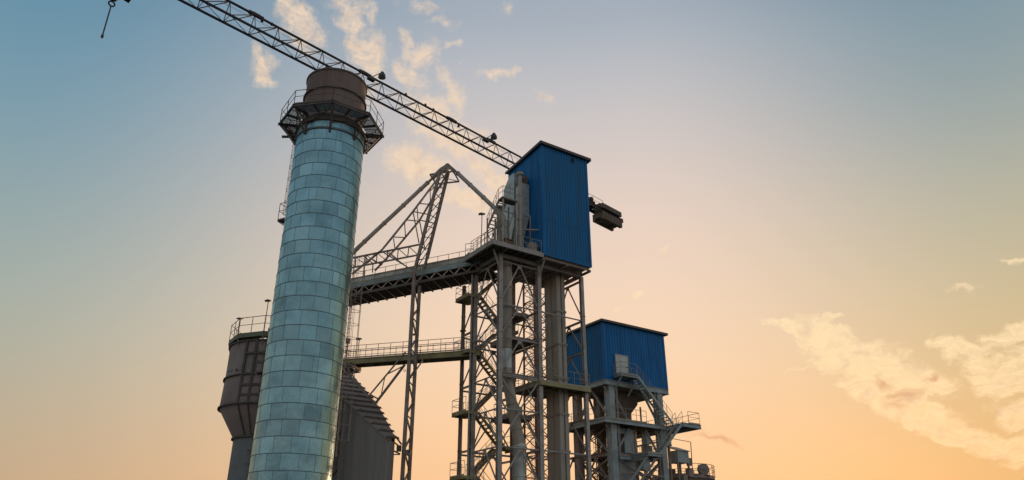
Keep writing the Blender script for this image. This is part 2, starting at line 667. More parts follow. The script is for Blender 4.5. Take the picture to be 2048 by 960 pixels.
bmv = MB()
sh = t.part('shaft', m, M['zinc'])
bm = bmesh.new()
bm.from_mesh(sh.data)
bmesh.ops.remove_doubles(bm, verts=bm.verts, dist=0.0005)
bmesh.ops.recalc_face_normals(bm, faces=bm.faces)
bm.to_mesh(sh.data)
bm.free()
for p in sh.data.polygons:
    p.use_smooth = True
t.part('panel_seams', seams, M['seam'], sh, smooth=True)
m = MB()
RT = 2.20
m.lathe(CH, [(RT + 0.0, 30.4), (RT, 35.05), (RT + 0.02, 35.22), (RT - 0.06, 35.26), (RT - 0.08, 35.0), (RT - 0.08, 30.4)], 72)
sl = t.part('sleeve', m, M['sleeve'], smooth=True)
m = MB()
m.lathe(CH, [(RT, 33.55), (RT + 0.14, 33.57), (RT + 0.14, 33.65), (RT, 33.67)], 72)
t.part('ring_flange', m, M['steel_dark'], sl, smooth=True)
m = MB()
m.lathe(CH, [(RT + 0.02, 35.14), (RT + 0.08, 35.16), (RT + 0.08, 35.28), (RT - 0.06, 35.29)], 72)
t.part('ring_flange', m, M['steel_dark'], sl, smooth=True)
m = MB()
m.lathe(CH, [(RS + 0.02, 30.6), (RS + 0.12, 30.62), (RS + 0.12, 30.9), (RS - 0.2, 31.02), (RT, 31.05)], 72)
m.lathe(CH, [(RS + 0.02, 29.9), (RS + 0.07, 29.91), (RS + 0.07, 29.97), (RS + 0.02, 29.98)], 72)
t.part('collar', m, M['steel_dark'], smooth=True)
# octagon platform
PZ = 31.45
RO, RI = 3.72, 2.5
NO = 8
ph0 = radians(-77)
octo = [CH + V((RO * cos(ph0 + 2 * pi * i / NO), RO * sin(ph0 + 2 * pi * i / NO), PZ)) for i in range(NO)]
octi = [CH + V((RI * cos(ph0 + 2 * pi * i / NO), RI * sin(ph0 + 2 * pi * i / NO), PZ)) for i in range(NO)]
M['grating'] = paint('deck_plate', (0.299, 0.312, 0.299), 0.6, 0.1, (0.12, 0.12, 0.11), 0.8, 1.2)
for i in range(NO):
    j = (i + 1) % NO
    m = MB()
    for k in range(13):
        f0, f1 = k / 13, (k + .62) / 13
        m.slab([octi[i].lerp(octo[i], f0), octi[j].lerp(octo[j], f0), octi[j].lerp(octo[j], f1), octi[i].lerp(octo[i], f1)], 0.03)
    for k in (1, 2, 3):
        m.bar(octi[i].lerp(octi[j], k / 4) - Z * .03, octo[i].lerp(octo[j], k / 4) - Z * .03, .03, .04)
    t.part('deck_grating', m, M['grating'])
    m = MB()
    m.hsec(octo[i] - Z * 0.13, octo[j] - Z * 0.13, 0.10, 0.20, Z, 0.02)
    t.part('edge_beam', m, M['steel_dark'])
    # brackets
    o = (octo[i] - CH)
    o.z = 0
    o.normalize()
    top_o = octo[i] - Z * 0.16
    m = MB()
    m.hsec(CH + o * (RS - .1) + Z * (PZ - 0.16), top_o + o * 0.12, 0.10, 0.18, Z, 0.02)
    m.angle(CH + o * (RS + 0.04) + Z * (PZ - 1.75), top_o - o * 0.15, 0.11)
    m.box(CH + o * (RS + 0.06) + Z * (PZ - 0.95), 0.07, 0.16, 1.7, o, Z.cross(o), Z)
    m.angle(CH + o * (RS + 0.04) + Z * (PZ - 0.95), CH + o * (RS + 0.85) + Z * (PZ - 0.25), 0.07)
    t.part('bracket', m, M['steel_dark'])
    m = MB()
    mid = (octo[i] + octo[j]) / 2 - Z * 0.14
    oi = mid - CH
    oi.z = 0
    oi.normalize()
    m.bar(CH + oi * RS + Z * (PZ - .14), mid, 0.08, 0.14)
    m.angle(CH + o * (RS + .05) + Z * (PZ - 1.0), octo[j] - Z * 0.3 - oi * .3, 0.06)
    t.part('joist', m, M['steel_dark'])
# long tie beams that stick out of the deck on both sides
for s_ in (-1, 1):
    m = MB()
    c = CH + V((0, 0, PZ - 0.42))
    m.hsec(c + V((-4.5, s_ * 1.3 + 0.9, 0)), c + V((4.5, s_ * 1.3 + 0.9, 0)), 0.12, 0.16, Z, 0.02) if False else m.hsec(c + V((-3.75 if s_ < 0 else -1.7, .3 if s_ < 0 else 3.2, -.1)), c + V((3.75 if s_ < 0 else 1.7, .3 if s_ < 0 else 3.2, -.1)), 0.12, 0.16, Z, 0.02)
    t.part('tie_beam', m, M['steel_dark'])
t.part('railing', rail_mb([p - (p - CH).normalized() * 0.02 for p in octo], 1.15, 1.25, 0.026, close=True), M['steel_dark'])
m = MB()
m.tube(octo[5] + Z * 0.0, octo[5] + Z * 2.6, 0.02, 6)
m.tube(octo[5] + Z * 2.6, octo[5] + Z * 3.1, 0.011, 5)
t.part('lightning_rod', m, M['steel_dark'])
# small box lamps under the deck
# caged ladder on the left of the shaft, with a small rest platform
lad_dir = V((-0.89, 0.456, 0)).normalized()
lp = CH + lad_dir * (RS + 0.18)
for (za, zb) in ((2.5, 13.2), (13.6, 24.3), (24.3, 31.3)):
    shift = Z.cross(lad_dir) * (0.35 if za > 20 else 0.0)
    L_, G_ = ladder_mb(lp + shift + Z * za, lp + shift + Z * zb, lad_dir, cage_from=0.6)
    lo = t.part('ladder', L_, M['steel_dark'])
    t.part('ladder_cage', G_, M['steel_dark'], lo)
for zr in (24.3, 13.3):
    m = MB()
    sx = Z.cross(lad_dir)
    c = lp + lad_dir * 0.35 + Z * zr
    m.box(c, 0.95, 1.5, 0.05, lad_dir, sx, Z)
    m.bar(c + lad_dir * 0.45 - sx * .7 - Z * .06, CH + lad_dir * RS - sx * .7 + Z * (zr - 0.75), 0.06)
    m.bar(c + lad_dir * 0.45 + sx * .7 - Z * .06, CH + lad_dir * RS + sx * .7 + Z * (zr - 0.75), 0.06)
    m.v = m.v
    rp = t.part('rest_platform', m, M['steel_dark'])
    a_, b_, c_, d_ = c - lad_dir * .45 - sx * .72, c + lad_dir * .45 - sx * .72, c + lad_dir * .45 + sx * .72, c - lad_dir * .45 + sx * .72
    r_ = rail_mb([a_, b_, c_, d_], 1.35, 1.4, 0.024)
    for z_ in (0, 0.45, 0.9):
        r_.tube(b_ + Z * z_, a_ + Z * (z_ + .45), 0.016, 5)
    t.part('railing', r_, M['steel_dark'], rp)
# ladder on the right side too
lr = V((0.93, 0.36, 0)).normalized()
p0 = CH + lr * (RS + 0.15)
L_, G_ = ladder_mb(p0 + Z * 8, p0 + Z * 22.0, lr, cage_from=1.0)
lo = t.part('ladder', L_, M['steel_rusty'])
t.part('ladder_cage', G_, M['steel_rusty'], lo)
t.finish()

# ------------------------------------------------------------------ tower crane
J = V((sin(radians(44.2)), cos(radians(44.2)), 0))
N = V((J.y, -J.x, 0))
Fp = at(1018, 339, 80)
JZ = 47.60
JC = V((Fp.x, Fp.y, 0)) + N * 0.635        # jib centre line in plan
MT = 3.75                                   # mast position along the jib line
MC = JC + J * MT
t = Thing('tower_crane', MC, 'dark tower crane with a long lattice jib running behind the chimney and blue tower', 'crane')


def jp(tt, side, z):
    return JC + J * tt + N * side + Z * (JZ + z)


T0, BAY, HW, HT = -0.52, 2.472, 0.68, 2.0
nb = 21
tend = T0 - nb * BAY
jib = MB()
jib.bar(jp(2.6, 0, HT), jp(tend, 0, HT), 0.17, 0.17)
jo = t.part('jib', jib, M['crane'])
for s_ in (-1, 1):
    m = MB()
    m.bar(jp(2.6, s_ * HW, 0), jp(tend, s_ * HW, 0), 0.16, 0.19)
    t.part('jib_chord', m, M['crane'])
Tn = [jp(T0 - k * BAY, 0, HT) for k in range(nb + 1)]
Nn = [jp(T0 - k * BAY, HW, 0) for k in range(nb + 1)]
Fn = [jp(T0 - k * BAY, -HW, 0) for k in range(nb + 1)]
for k in range(nb + 1):
    bs = [(Tn[k], Fn[k], .065), (Tn[k], Nn[k], .065), (Fn[k], Nn[k], .05)]
    if k < nb:
        bs += [(Nn[k], Tn[k + 1], .075) if False else (Nn[k + 1], Tn[k], .075), (Fn[k + 1], Tn[k], .075), (Nn[k + 1], Fn[k], .05)]
    for (p, q, w) in bs:
        m = MB()
        m.tube(p, q, w / 2 * 1.25, 6)
        t.part('jib_brace', m, M['crane'], jo)
# joint lugs and small dark bumps on the top chord
for k in (1.35, 3.95, 8.9, 13.95, 16.1):
    m = MB()
    c = jp(T0 - k * BAY, 0, HT)
    m.bar(c - J * 0.75 + Z * .03, c + J * 0.75 + Z * .03, 0.26, 0.30)
    m.bar(c - J * 0.35 + Z * .16, c + J * 0.35 + Z * .16, 0.2, 0.16)
    t.part('pin_joint', m, M['crane'], jo)
for (u, v, k) in ((812, 184, .2), (851, 204, .2), (867, 215, .13), (523, 46, -.2), (917, 247, -.28), (543, 52, .0)):  # dark bumps of unknown kind along the jib, modelled as short drums
    tt = along(JC, J, u, v + 2)
    m = MB()
    c = jp(tt, 0, HT + k)
    m.tube(c - V((0, 0, .12)), c + V((0, 0, .12)), 0.15, 8, 0.11)
    m.bar(c, jp(tt - .1, 0, HT - 0.05), 0.06)
    t.part('jib_bump', m, M['crane'], jo)
# ropes
m = MB()
for s_, z in ((-.12, HT - .45), (.1, HT - .5)):
    m.tube(jp(2.0, s_, z), jp(tend + 2, s_, z), 0.014, 4)
t.part('hoist_rope', m, M['crane'], jo)
m = MB()
m.tube(jp(2.0, -.3, -.32), jp(tend + 8, -.3, -.16), 0.013, 4)
m.tube(jp(2.0, .15, -.42), jp(tend + 8, .15, -.25), 0.010, 4)
t.part('trolley_rope', m, M['crane'], jo)
# jib root heavy section, slewing unit, cab
m = MB()
m.bar(jp(0.5, -HW, .0), jp(2.6, -HW, 0), 0.25, 0.42)
m.bar(jp(0.5, HW, .0), jp(2.6, HW, 0), 0.25, 0.42)
t.part('jib_root', m, M['crane'])
m = MB()
m.lathe(MC, [(0.2, JZ - 1.3), (1.15, JZ - 1.3), (1.15, JZ - 0.7), (0.9, JZ - .65), (0.9, JZ - .2), (1.3, JZ - .18), (1.3, JZ + .25), (0, JZ + .25)], 24)
t.part('slewing_ring', m, M['crane'], smooth=True)
m = MB()
tw = [[MC + J * (i * .75) + N * (j * .6) + Z * (JZ + .2) for (i, j) in ((-1, -1), (1, -1), (1, 1), (-1, 1))], [MC + J * (i * .5) + N * (j * .15) + Z * (JZ + 2.6) for (i, j) in ((-1, -1), (1, -1), (1, 1), (-1, 1))]]
for i in range(4):
    m.bar(tw[0][i], tw[1][i], .16)
    m.bar(tw[0][i], tw[1][(i + 1) % 4], .09)
t.part('tower_head', m, M['crane'])
m = MB()
m.solid([MC + N * 1.0 - J * .9 + Z * (JZ - 2.1), MC + N * 1.0 + J * .9 + Z * (JZ - 2.1), MC + N * 1.0 + J * .9 + Z * (JZ - .2), MC + N * 1.0 - J * 1.1 + Z * (JZ - .2)], N * 1.2)
t.part('cab', m, M['crane'])
# counter jib
CJ0, CJ1 = MT + 0.6, 22.3
for s_ in (-1, 1):
    m = MB()
    m.hsec(jp(CJ0, s_ * .62, -.05), jp(CJ1, s_ * .62, -.05), 0.16, 0.46, Z, 0.05)
    t.part('counter_jib_beam', m, M['crane'])
for k in range(9):
    m = MB()
    tt = CJ0 + 1 + k * 2.1
    m.bar(jp(tt, -.62, -.1), jp(tt, .62, -.1), 0.12, 0.2)
    m.angle(jp(tt, -.6, -.25), jp(min(tt + 2.1, CJ1), .6, -.25), 0.09)
    t.part('counter_jib_brace', m, M['crane'])
m = MB()
m.slab([jp(CJ0, -.52, .23), jp(16.4, -.52, .23), jp(16.4, .52, .23), jp(CJ0, .52, .23)], .05)
t.part('walkway_deck', m, M['crane'])
for s_ in (-.66, .66):
    t.part('railing', rail_mb([jp(CJ0, s_, .2), jp(17.6, s_, .2)], 1.25, 2.3, 0.03), M['crane'])
m = MB()
m.box(jp(15.3, 0, .5), 1.6, .9, .7, J, N, Z)
m.tube(jp(15.3, -.5, .95), jp(15.3, .5, .95), .38, 14)
t.part('winch', m, M['crane'])
for k in range(7):
    m = MB()
    tt = 17.35 + k * 0.64
    hh = 2.15 + (0.12 if k % 2 else -.05) - (0.35 if k > 5 else 0)
    lo_ = JZ - hh + 0.95 - .1 * (k % 3)
    c = JC + J * tt
    for s_ in (-1, 1):
        pass
    m.solid([c - J * .29 + N * (-.50) + Z * lo_, c - J * .29 + N * .50 + Z * lo_, c - J * .29 + N * .50 + Z * (JZ + 1.0), c - J * .29 + N * (-.50) + Z * (JZ + 1.0)], J * 0.58)
    m.box(c + Z * (JZ + 0.55), .5, 1.7, .5, J, N, Z)
    m.box(c + N * .86 + Z * (JZ + .55), .56, .3, .7, J, N, Z)
    m.box(c + N * .78 + Z * (JZ - .95), .56, .46, 1.1, J, N, Z)
    m.box(c - N * .70 + Z * (JZ - .95), .56, .36, 1.1, J, N, Z)
    t.part('counterweight', m, M['counterweight'])
# mast
MS = 0.92
mc = [MC + J * (i * MS) + N * (j * MS) for (i, j) in ((-1, -1), (1, -1), (1, 1), (-1, 1))]
for p in mc:
    m = MB()
    m.bar(p, p + Z * (JZ - 1.3), 0.17, 0.17)
    t.part('mast_leg', m, M['crane_mast'])
zz = 4.0
k = 0
while zz < JZ - 3.4:
    for i in range(4):
        p, q = mc[i], mc[(i + 1) % 4]
        m = MB()
        m.bar(p + Z * zz, q + Z * zz, .07)
        t.part('mast_strut', m, M['crane_mast'])
        m = MB()
        m.bar(p + Z * zz, q + Z * (zz + 1.1), .075)
        m.bar(q + Z * (zz + 1.1), p + Z * (zz + 2.2), .075)
        t.part('mast_brace', m, M['crane_mast'])
    if k % 2 == 0:
        m = MB()
        m.bar(mc[0] + Z * zz, mc[2] + Z * zz, .06)
        t.part('mast_strut', m, M['crane_mast'])
    k += 1
    zz += 2.2
L_, G_ = ladder_mb(MC - N * .6 + Z * 2, MC - N * .6 + Z * (JZ - 2), N, w=.5, cage=True)
lo = t.part('ladder', L_, M['crane_mast'])
t.part('ladder_cage', G_, M['crane_mast'], lo)
t.finish()

# hook block hanging from the trolley near the jib tip
tt = along(JC, J, 243, -60)
hp = atz(240, 4, JZ)
d_ = ray(240, 0)
kk = d_.x / d_.y
hc = JC + J * tt
hz = zat(hc, -8)
t = Thing('hook_block', (hc.x, hc.y, hz), 'black hook block with a ring and a thin hanging rod, high at left', 'crane hook')
m = MB()
m.solid([hc + Z * (hz - .55) - J * .25, hc + Z * (hz - .5) + J * .2, hc + Z * (hz + .15) + J * .55, hc + Z * (hz + .9) + J * .5, hc + Z * (hz + .9) - J * .5, hc + Z * (hz + .1) - J * .35], N * .25)
m.box(hc + J * .75 + Z * (hz + .45) + N * .12, .95, .5, .6, (J - Z * .15).normalized(), N, (Z + J * .15).normalized())
t.part('block', m, M['crane'])
m = MB()
for r_ in range(2):
    m.tube(hc + J * (r_ * .6 - .3) + Z * (hz + .8), hc + J * (r_ * .6 - .3) + Z * (JZ - .35), .02, 5)
t.part('rope', m, M['crane'])
m = MB()
rp = [hc + Z * (hz - .82) + (J * cos(a) + Z * sin(a)) * .23 for a in [2 * pi * k / 14 for k in range(15)]]
m.path(rp, .065, 6)
t.part('ring', m, M['crane'])
m = MB()
m.tube(hc + Z * (hz - 1.02), hc + Z * (hz - 4.05), .055, 7)
m.tube(hc + Z * (hz - 4.0), hc + Z * (hz - 4.25), .10, 8)
t.part('rod', m, M['crane'])
m = MB()
m.bar(jp(tt - .9, -HW, -.2), jp(tt + .9, -HW, -.2), .12, .2)
m.bar(jp(tt - .9, HW, -.2), jp(tt + .9, HW, -.2), .12, .2)
m.bar(jp(tt, -HW, -.3), jp(tt, HW, -.3), .3, .14)
t.part('trolley', m, M['crane'])


# floodlights on the jib
def floodlight(u, v, label, arm=1.55, first=None):
    tt = along(JC, J, u, v)
    base = jp(tt, 0, HT + .1)
    if first is None:
        f = Thing('floodlight', base, label, 'floodlight', 'floodlights along the crane jib')
        rise = J * .95 + Z * .95
        m = MB()
        m.bar(base - J * .45 - Z * .45, base + rise, .08)
        m.bar(base + rise, base + rise + J * .28 + Z * .02, .07)
        f.part('arm', m, M['crane'])
        m = MB()
        c = base + rise + J * .30
        m.tube(c + Z * .34, c - Z * .02, .16, 14, .34)
        m.tube(c - Z * .02, c - Z * .38, .36, 14, .42)
        h = f.part('lamp_head', m, M['lamp'], smooth=True)
        m = MB()
        m.tube(c - Z * .385, c - Z * .42, .38, 14, .36)
        f.part('lens', m, M['glass'], h)
        m = MB()
        m.box(base - J * 0.15 - Z * .38 + N * .1, .8, .4, .38, J, N, Z)
        f.part('ballast_box', m, M['lamp'])
        return f.e
    e = copy_tree(first)
    e.location = base
    e['label'] = label
    return e


fl = floodlight(744, 154, 'floodlight on the crane jib just above the rim of the chimney')
floodlight(973, 277, 'floodlight on the crane jib nearest the tall blue tower', first=fl)

# ------------------------------------------------------------------ tall steel tower with blue head house
a1, a2 = 3.82, 8.43
b1, b2 = 3.87, 5.76
t = Thing('steel_tower', C0, 'tall open steel tower with zigzag stairs and platforms carrying the tall blue cladded house', 'tower')
TOPZ = 24.95
cols = [(0, 0, .34, 'steel'), (a1, 0, .34, 'steel'), (a2, 0, .30, 'steel'), (0, b1, .34, 'steel'), (a1, b1, .34, 'steel_rusty'), (a2, b1, .30, 'steel_rusty'), (0, b2, .24, 'steel_rusty'), (a1, b2, .24, 'steel_rusty')]
for (a, b, w, mt) in cols:
    m = MB()
    m.hsec(T(a, b, 0), T(a, b, TOPZ if b < b2 else 24.2), w * 1.05, w * .95, B, .035)
    for zz in (4.0, 9.85, 15.2, 18.25, 21.0):
        m.box(T(a, b, zz + .35), w + .07, w + .07, .05, A, B, Z)
    t.part('column', m, M[mt])
LV = [1.2, 4.0, 6.95, 9.85, 12.65, 15.25, 18.2, 20.95, 24.6]


def br(p, q, w=.11, mt='steel', nm='brace', kind='angle'):
    m = MB()
    if kind == 'angle':
        m.angle(p, q, w * 1.15)
    elif kind == 'beam':
        m.hsec(p, q, w, w * 1.5, Z, .022)
    else:
        m.tube(p, q, w / 2, 8)
    t.part(nm, m, M[mt])


def gus(p, d, w=.42, h=.36, mt='steel'):
    m = MB()
    m.box(p, w, .025, h, d, d.cross(Z), Z)
    t.part('gusset_plate', m, M[mt])


def face(P, Q, D, lv, mt='steel', off=V((0, 0, 0)), skip=()):
    """P, Q plan corners; horizontals at levels and chevrons in each bay"""
    mid = (P + Q) / 2
    for i, z in enumerate(lv):
        if z < 3:
            continue
        br(P + off + Z * z, Q + off + Z * z, .13, mt, 'girt', 'pipe' if mt == 'steel' else 'angle')
    for i in range(len(lv) - 1):
        zt, zb = lv[i + 1], lv[i]
        if i in skip:
            br(P + off + Z * zt, mid + off + Z * (zb + .12), .125, mt, 'brace', 'pipe')
            br(Q + off + Z * zt, mid + off + Z * (zb + .12), .125, mt, 'brace', 'pipe')
            gus(mid + off + Z * (zb + .12), D, mt=mt)
            continue
        gus(mid + off + Z * (zt - .16), D, mt=mt)
        br(mid - D * .1 + off + Z * (zt - .2), P + off + Z * (zb + .1), .125, mt, 'brace', 'pipe')
        br(mid + D * .1 + off + Z * (zt - .2), Q + off + Z * (zb + .1), .125, mt, 'brace', 'pipe')


face(T(0, 0), T(a1, 0), A, LV, 'steel', skip=(4,))
face(T(0, 0), T(0, b1), B, LV, 'steel')
face(T(a2, 0), T(a2, b1), B, LV, 'steel_rusty')
face(T(0, b1), T(a1, b1), A, [z for z in LV], 'steel_rusty')
face(T(a1, 0), T(a1, b1), B, LV, 'steel_rusty')
# bay 2 front: girts only on some levels
for z in (6.95 + 2.9, 20.95):
    br(T(a1, 0, z), T(a2, 0, z), .13, 'steel', 'girt', 'pipe')
    br(T(a1, b1, z), T(a2, b1, z), .13, 'steel_rusty', 'girt', 'pipe')
# stair bay outside frame
for z in (19.1, 14.6, 9.5, 4.9):
    br(T(0, b1, z + .55), T(0, b2, z + .55), .12, 'steel_rusty', 'girt')
    br(T(a1, b1, z), T(a1, b2, z), .12, 'steel_rusty', 'girt')
    br(T(0, b2, z + .4), T(a1, b2, z + .4), .12, 'steel_rusty', 'girt')
br(T(0, b2, 20.0), T(0, b1, 22.3), .11, 'steel_rusty')
br(T(0, b2, 15.3), T(0, b1, 17.4), .11, 'steel_rusty')
# head beams
for (p, q) in (((-.1, 0), (a2, 0)), ((0, b1), (a2, b1)), ((0, 0), (0, b1)), ((a1, 0), (a1, b1)), ((a2, 0), (a2, b1))):
    m = MB()
    m.hsec(T(*p, TOPZ + .14), T(*q, TOPZ + .14), .22, .30, Z, .03)
    t.part('head_beam', m, M['steel'])
# stairs (lanes along A between b1 and b2)
ZL = [3.2, 8.1, 13.0, 17.9, 22.75]
ZR = [5.65, 10.55, 15.45, 20.3, 25.3]
xa, xb = 0.55, 3.05


def flight(th, p, q, w, side, mt='yellow', step_m='steel_dark', n=None, rail_sides=(-1, 1), rmat='rail'):
    """stair flight from p (low) to q (high); side = unit vector across"""
    p, q = V(p), V(q)
    m = MB()
    for k in (-1, 1):
        m.bar(p + side * k * w / 2, q + side * k * w / 2, .05, .24)
    f = th.part('stair_flight', m, M[mt])
    rise = q.z - p.z
    n = n or max(4, int(rise / .24))
    h = (q - p)
    h.z = 0
    hd = h.normalized()
    for i in range(n):
        c = p.lerp(q, (i + .5) / n)
        m = MB()
        m.box(c, .25, w - .06, .035, hd, side, Z)
        th.part('step', m, M[step_m], f)
    for k in rail_sides:
        th.part('stair_railing', rail_mb([p + side * k * w / 2, q + side * k * w / 2], 1.05, 1.0, .022, toe=False), M[rmat], f)
    return f


bw = (b2 - b1) / 2
ba, bb = b1 + bw * .5 + .02, b1 + bw * 1.5 - .02
for i in range(5):
    flight(t, T(xa, bb, ZL[i]), T(xb, bb, ZR[i]), bw - .12, B)
    if i < 4:
        flight(t, T(xb, ba, ZR[i]), T(xa, ba, ZL[i + 1]), bw - .12, B)
for z in ZL:
    m = MB()
    m.slab([T(-.75, b1 - .2, z), T(xa, b1 - .2, z), T(xa, b2 + .1, z), T(-.75, b2 + .1, z)], .05)
    for (p, q) in (((-.75, b1 - .2), (-.75, b2 + .1)), ((xa, b1), (xa, b2)), ((-.75, b1 - .2), (xa, b1 - .2)), ((-.75, b2 + .1), (xa, b2 + .1))):
        m.bar(T(*p, z - .14), T(*q, z - .14), .07, .18)
    L = t.part('landing', m, M['yellow'])
    t.part('railing', rail_mb([T(.3, b2 + .1, z), T(-.75, b2 + .1, z), T(-.75, b1 + (1.0 if abs(z - 17.9) < .1 else -.2), z)], 1.1, 1.0), M['rail'], L)
for z in ZR[:4]:
    m = MB()
    m.slab([T(xb, b1 - .1, z), T(a1 + .5, b1 - .1, z), T(a1 + .5, b2 + .1, z), T(xb, b2 + .1, z)], .05)
    m.bar(T(a1 + .5, b1 - .1, z - .14), T(a1 + .5, b2, z - .14), .07, .18)
    m.bar(T(xb, b1 - .1, z - .14), T(a1 + .5, b1 - .1, z - .14), .07, .18)
    L = t.part('landing', m, M['yellow'])
    t.part('railing', rail_mb([T(xb, b2 + .1, z), T(a1 + .5, b2 + .1, z), T(a1 + .5, b1 - .1, z)], 1.1, 1.0), M['rail'], L)
# internal decks
for z, (xa_, xb_, ya_, yb_) in ((14.95, (a1 - .2, a2 + .25, -.35, 1.0)), (15.0, (a1, a2, 1.0, b1)), (18.6, (1.6, a1 + .2, .9, b1)), (12.5, (2.0, a1 + .2, 1.5, b1)), (21.2, (a1 - 1.6, a1 + .5, 2.2, b1))):
    m = MB()
    m.slab([T(xa_, ya_, z + .19), T(xb_, ya_, z + .19), T(xb_, yb_, z + .19), T(xa_, yb_, z + .19)], .04)
    for (p, q) in (((xa_, ya_), (xb_, ya_)), ((xa_, yb_), (xb_, yb_)), ((xa_, ya_), (xa_, yb_)), ((xb_, ya_), (xb_, yb_))):
        m.bar(T(*p, z), T(*q, z), .1, .30)
    n = int((xb_ - xa_) / .9)
    for i in range(1, n):
        a = xa_ + (xb_ - xa_) * i / n
        m.bar(T(a, ya_, z + .03), T(a, yb_, z + .03), .07, .16)
    L = t.part('deck', m, M['yellow' if z == 14.95 else 'steel_rusty'])
    if z == 14.95:
        t.part('railing', rail_mb([T(a1 + .1, -.3, z + .19), T(a2 + .2, -.3, z + .19), T(a2 + .2, .9, z + .19)], 1.1, 1.55), M['rail'], L)
    else:
        t.part('railing', rail_mb([T(xa_, ya_, z + .19), T(xa_, yb_, z + .19), T(xb_, yb_, z + .19)], 1.1, 1.2), M['steel_rusty'], L)
m = MB()
m.hsec(T(0, -.0, 15.25), T(a1, 0, 15.25), .2, .34, Z, .03)
t.part('girt', m, M['steel'])
# small gantry arm sticking out right at v~610
m = MB()
m.bar(T(a2 - .9, b1 + .2, 20.9), T(a2 + .1, b1 + .0, 20.9), .12, .12)
m.bar(T(a2 - .9, b1 + .6, 21.4), T(a2 + .3, b1 + .4, 21.7), .09, .09)
t.part('bracket', m, M['steel_rusty'])
# rear drop pipes
for (a, b, r_, z1) in ((-.45, b1 - .2, .07, 24.5), (-.3, b1 + .1, .05, 24.0)):
    m = MB()
    m.tube(T(a, b, 0), T(a, b, z1), r_, 8)
    t.part('drop_pipe', m, M['steel'])
# ---- head platform
PD = 25.62
pa0 = -1.50
m = MB()
m.slab([T(pa0, -1.2, PD), T(3.5, -1.2, PD), T(3.5, 3.6, PD), T(pa0, 3.6, PD)], .05)
dk = t.part('platform_deck', m, M['steel_dark'])
for (p, q) in (((pa0, -1.2), (3.5, -1.2)), ((pa0, -1.2), (pa0, 3.6))):
    m = MB()
    m.bar(T(*p, PD - .17), T(*q, PD - .17), .14, .36)
    t.part('platform_edge', m, M['steel'], dk)
for i in range(1, 7):
    a = pa0 + 5 * i / 7
    m = MB()
    m.bar(T(a, -1.1, PD - .15), T(a, 3.5, PD - .15), .1, .2)
    t.part('platform_joist', m, M['steel_dark'], dk)
for b in (.6, 2.2, 3.4):
    m = MB()
    m.bar(T(pa0 + .1, b, PD - .17), T(3.4, b, PD - .17), .12, .22)
    t.part('platform_joist', m, M['steel_dark'], dk)
for (a, b) in ((0, 0), (a1, 0)):
    m = MB()
    m.bar(T(a, b, TOPZ - 1.2), T(a - (.9 if a == 0 else 0), b - (.9 if a else .4), PD - .36), .12)
    t.part('bracket', m, M['steel'])
t.part('railing', rail_mb([T(.6, -1.15, PD), T(3.35, -1.15, PD)], 1.1, .95, .026), M['rail'], dk)
t.part('railing', rail_mb([T(pa0, -1.15, PD), T(-.2, -1.15, PD)], 1.1, .7, .026), M['rail'], dk)
t.part('railing', rail_mb([T(pa0, -1.15, PD), T(pa0, 2.2, PD)], 1.1, 1.1, .026), M['rail'], dk)
# ---- blue head house
HA, HB, LA, LB = 3.55, -1.16, 5.1, 5.2
ZB, ZT, ZTB = 25.55, 36.25, 35.75


def corr(P, D, Nn_, L, z0f, z1f, period=.30, depth=.045, th=.02):
    """trapezoid sheet wall; z0f, z1f give bottom and top height at distance s"""
    m = MB()
    n = int(L / period)
    per = L / n
    prof = []
    for i in range(n):
        s = i * per
        prof += [(s, 0), (s + per * .38, 0), (s + per * .5, depth), (s + per * .88, depth)]
    prof.append((L, 0))
    outer = [(P + D * s + Nn_ * d, s) for s, d in prof]
    vs, fs = [], []
    for (p, s) in outer:
        vs += [p + Z * z0f(s), p + Z * z1f(s), p - Nn_ * (depth + th) + Z * z0f(s), p - Nn_ * (depth + th) + Z * z1f(s)]
    k = len(outer)
    for i in range(k - 1):
        a, b = 4 * i, 4 * (i + 1)
        fs += [(a, b, b + 1, a + 1), (a + 2, a + 3, b + 3, b + 2), (a, a + 2, b + 2, b), (a + 1, b + 1, b + 3, a + 3)]
    fs += [(0, 1, 3, 2), (4 * k - 4, 4 * k - 2, 4 * k - 1, 4 * k - 3)]
    m.add(vs, fs)
    return m


def house(th, O, LA, LB, ZB, ZTf, ZTb, laps, mats, per):
    for nm, P, D, Nn_, L, tp, mt in (('front_wall', O, A, -B, LA, (ZTf, ZTf), mats[0]), ('side_wall', O + B * LB, -B, -A, LB, (ZTb, ZTf), mats[1]),
                                     ('back_wall', O + A * LA + B * LB, -A, B, LA, (ZTb, ZTb), mats[0]), ('side_wall', O + A * LA, B, A, LB, (ZTf, ZTb), mats[1])):
        f = lambda s, tp=tp, L=L: tp[0] + (tp[1] - tp[0]) * s / L
        prev = None
        lv = [ZB] + laps
        for i, z in enumerate(lv):
            off = Nn_ * (.012 * (i % 2) + .006 * i)
            top = (lambda s, i=i: lv[i + 1] + .06) if i < len(lv) - 1 else f
            w = corr(P + off + Nn_ * 0.0, D, Nn_, L, lambda s, z=z: z, top, per)
            if prev is None:
                prev = th.part(nm, w, mt)
            else:
                th.part('cladding_sheet', w, mt, prev)


O = T(HA, HB)
house(t, O, LA, LB, ZB, ZT, ZTB, [28.9, 32.1], (M['blue2'], M['blue']), .29)
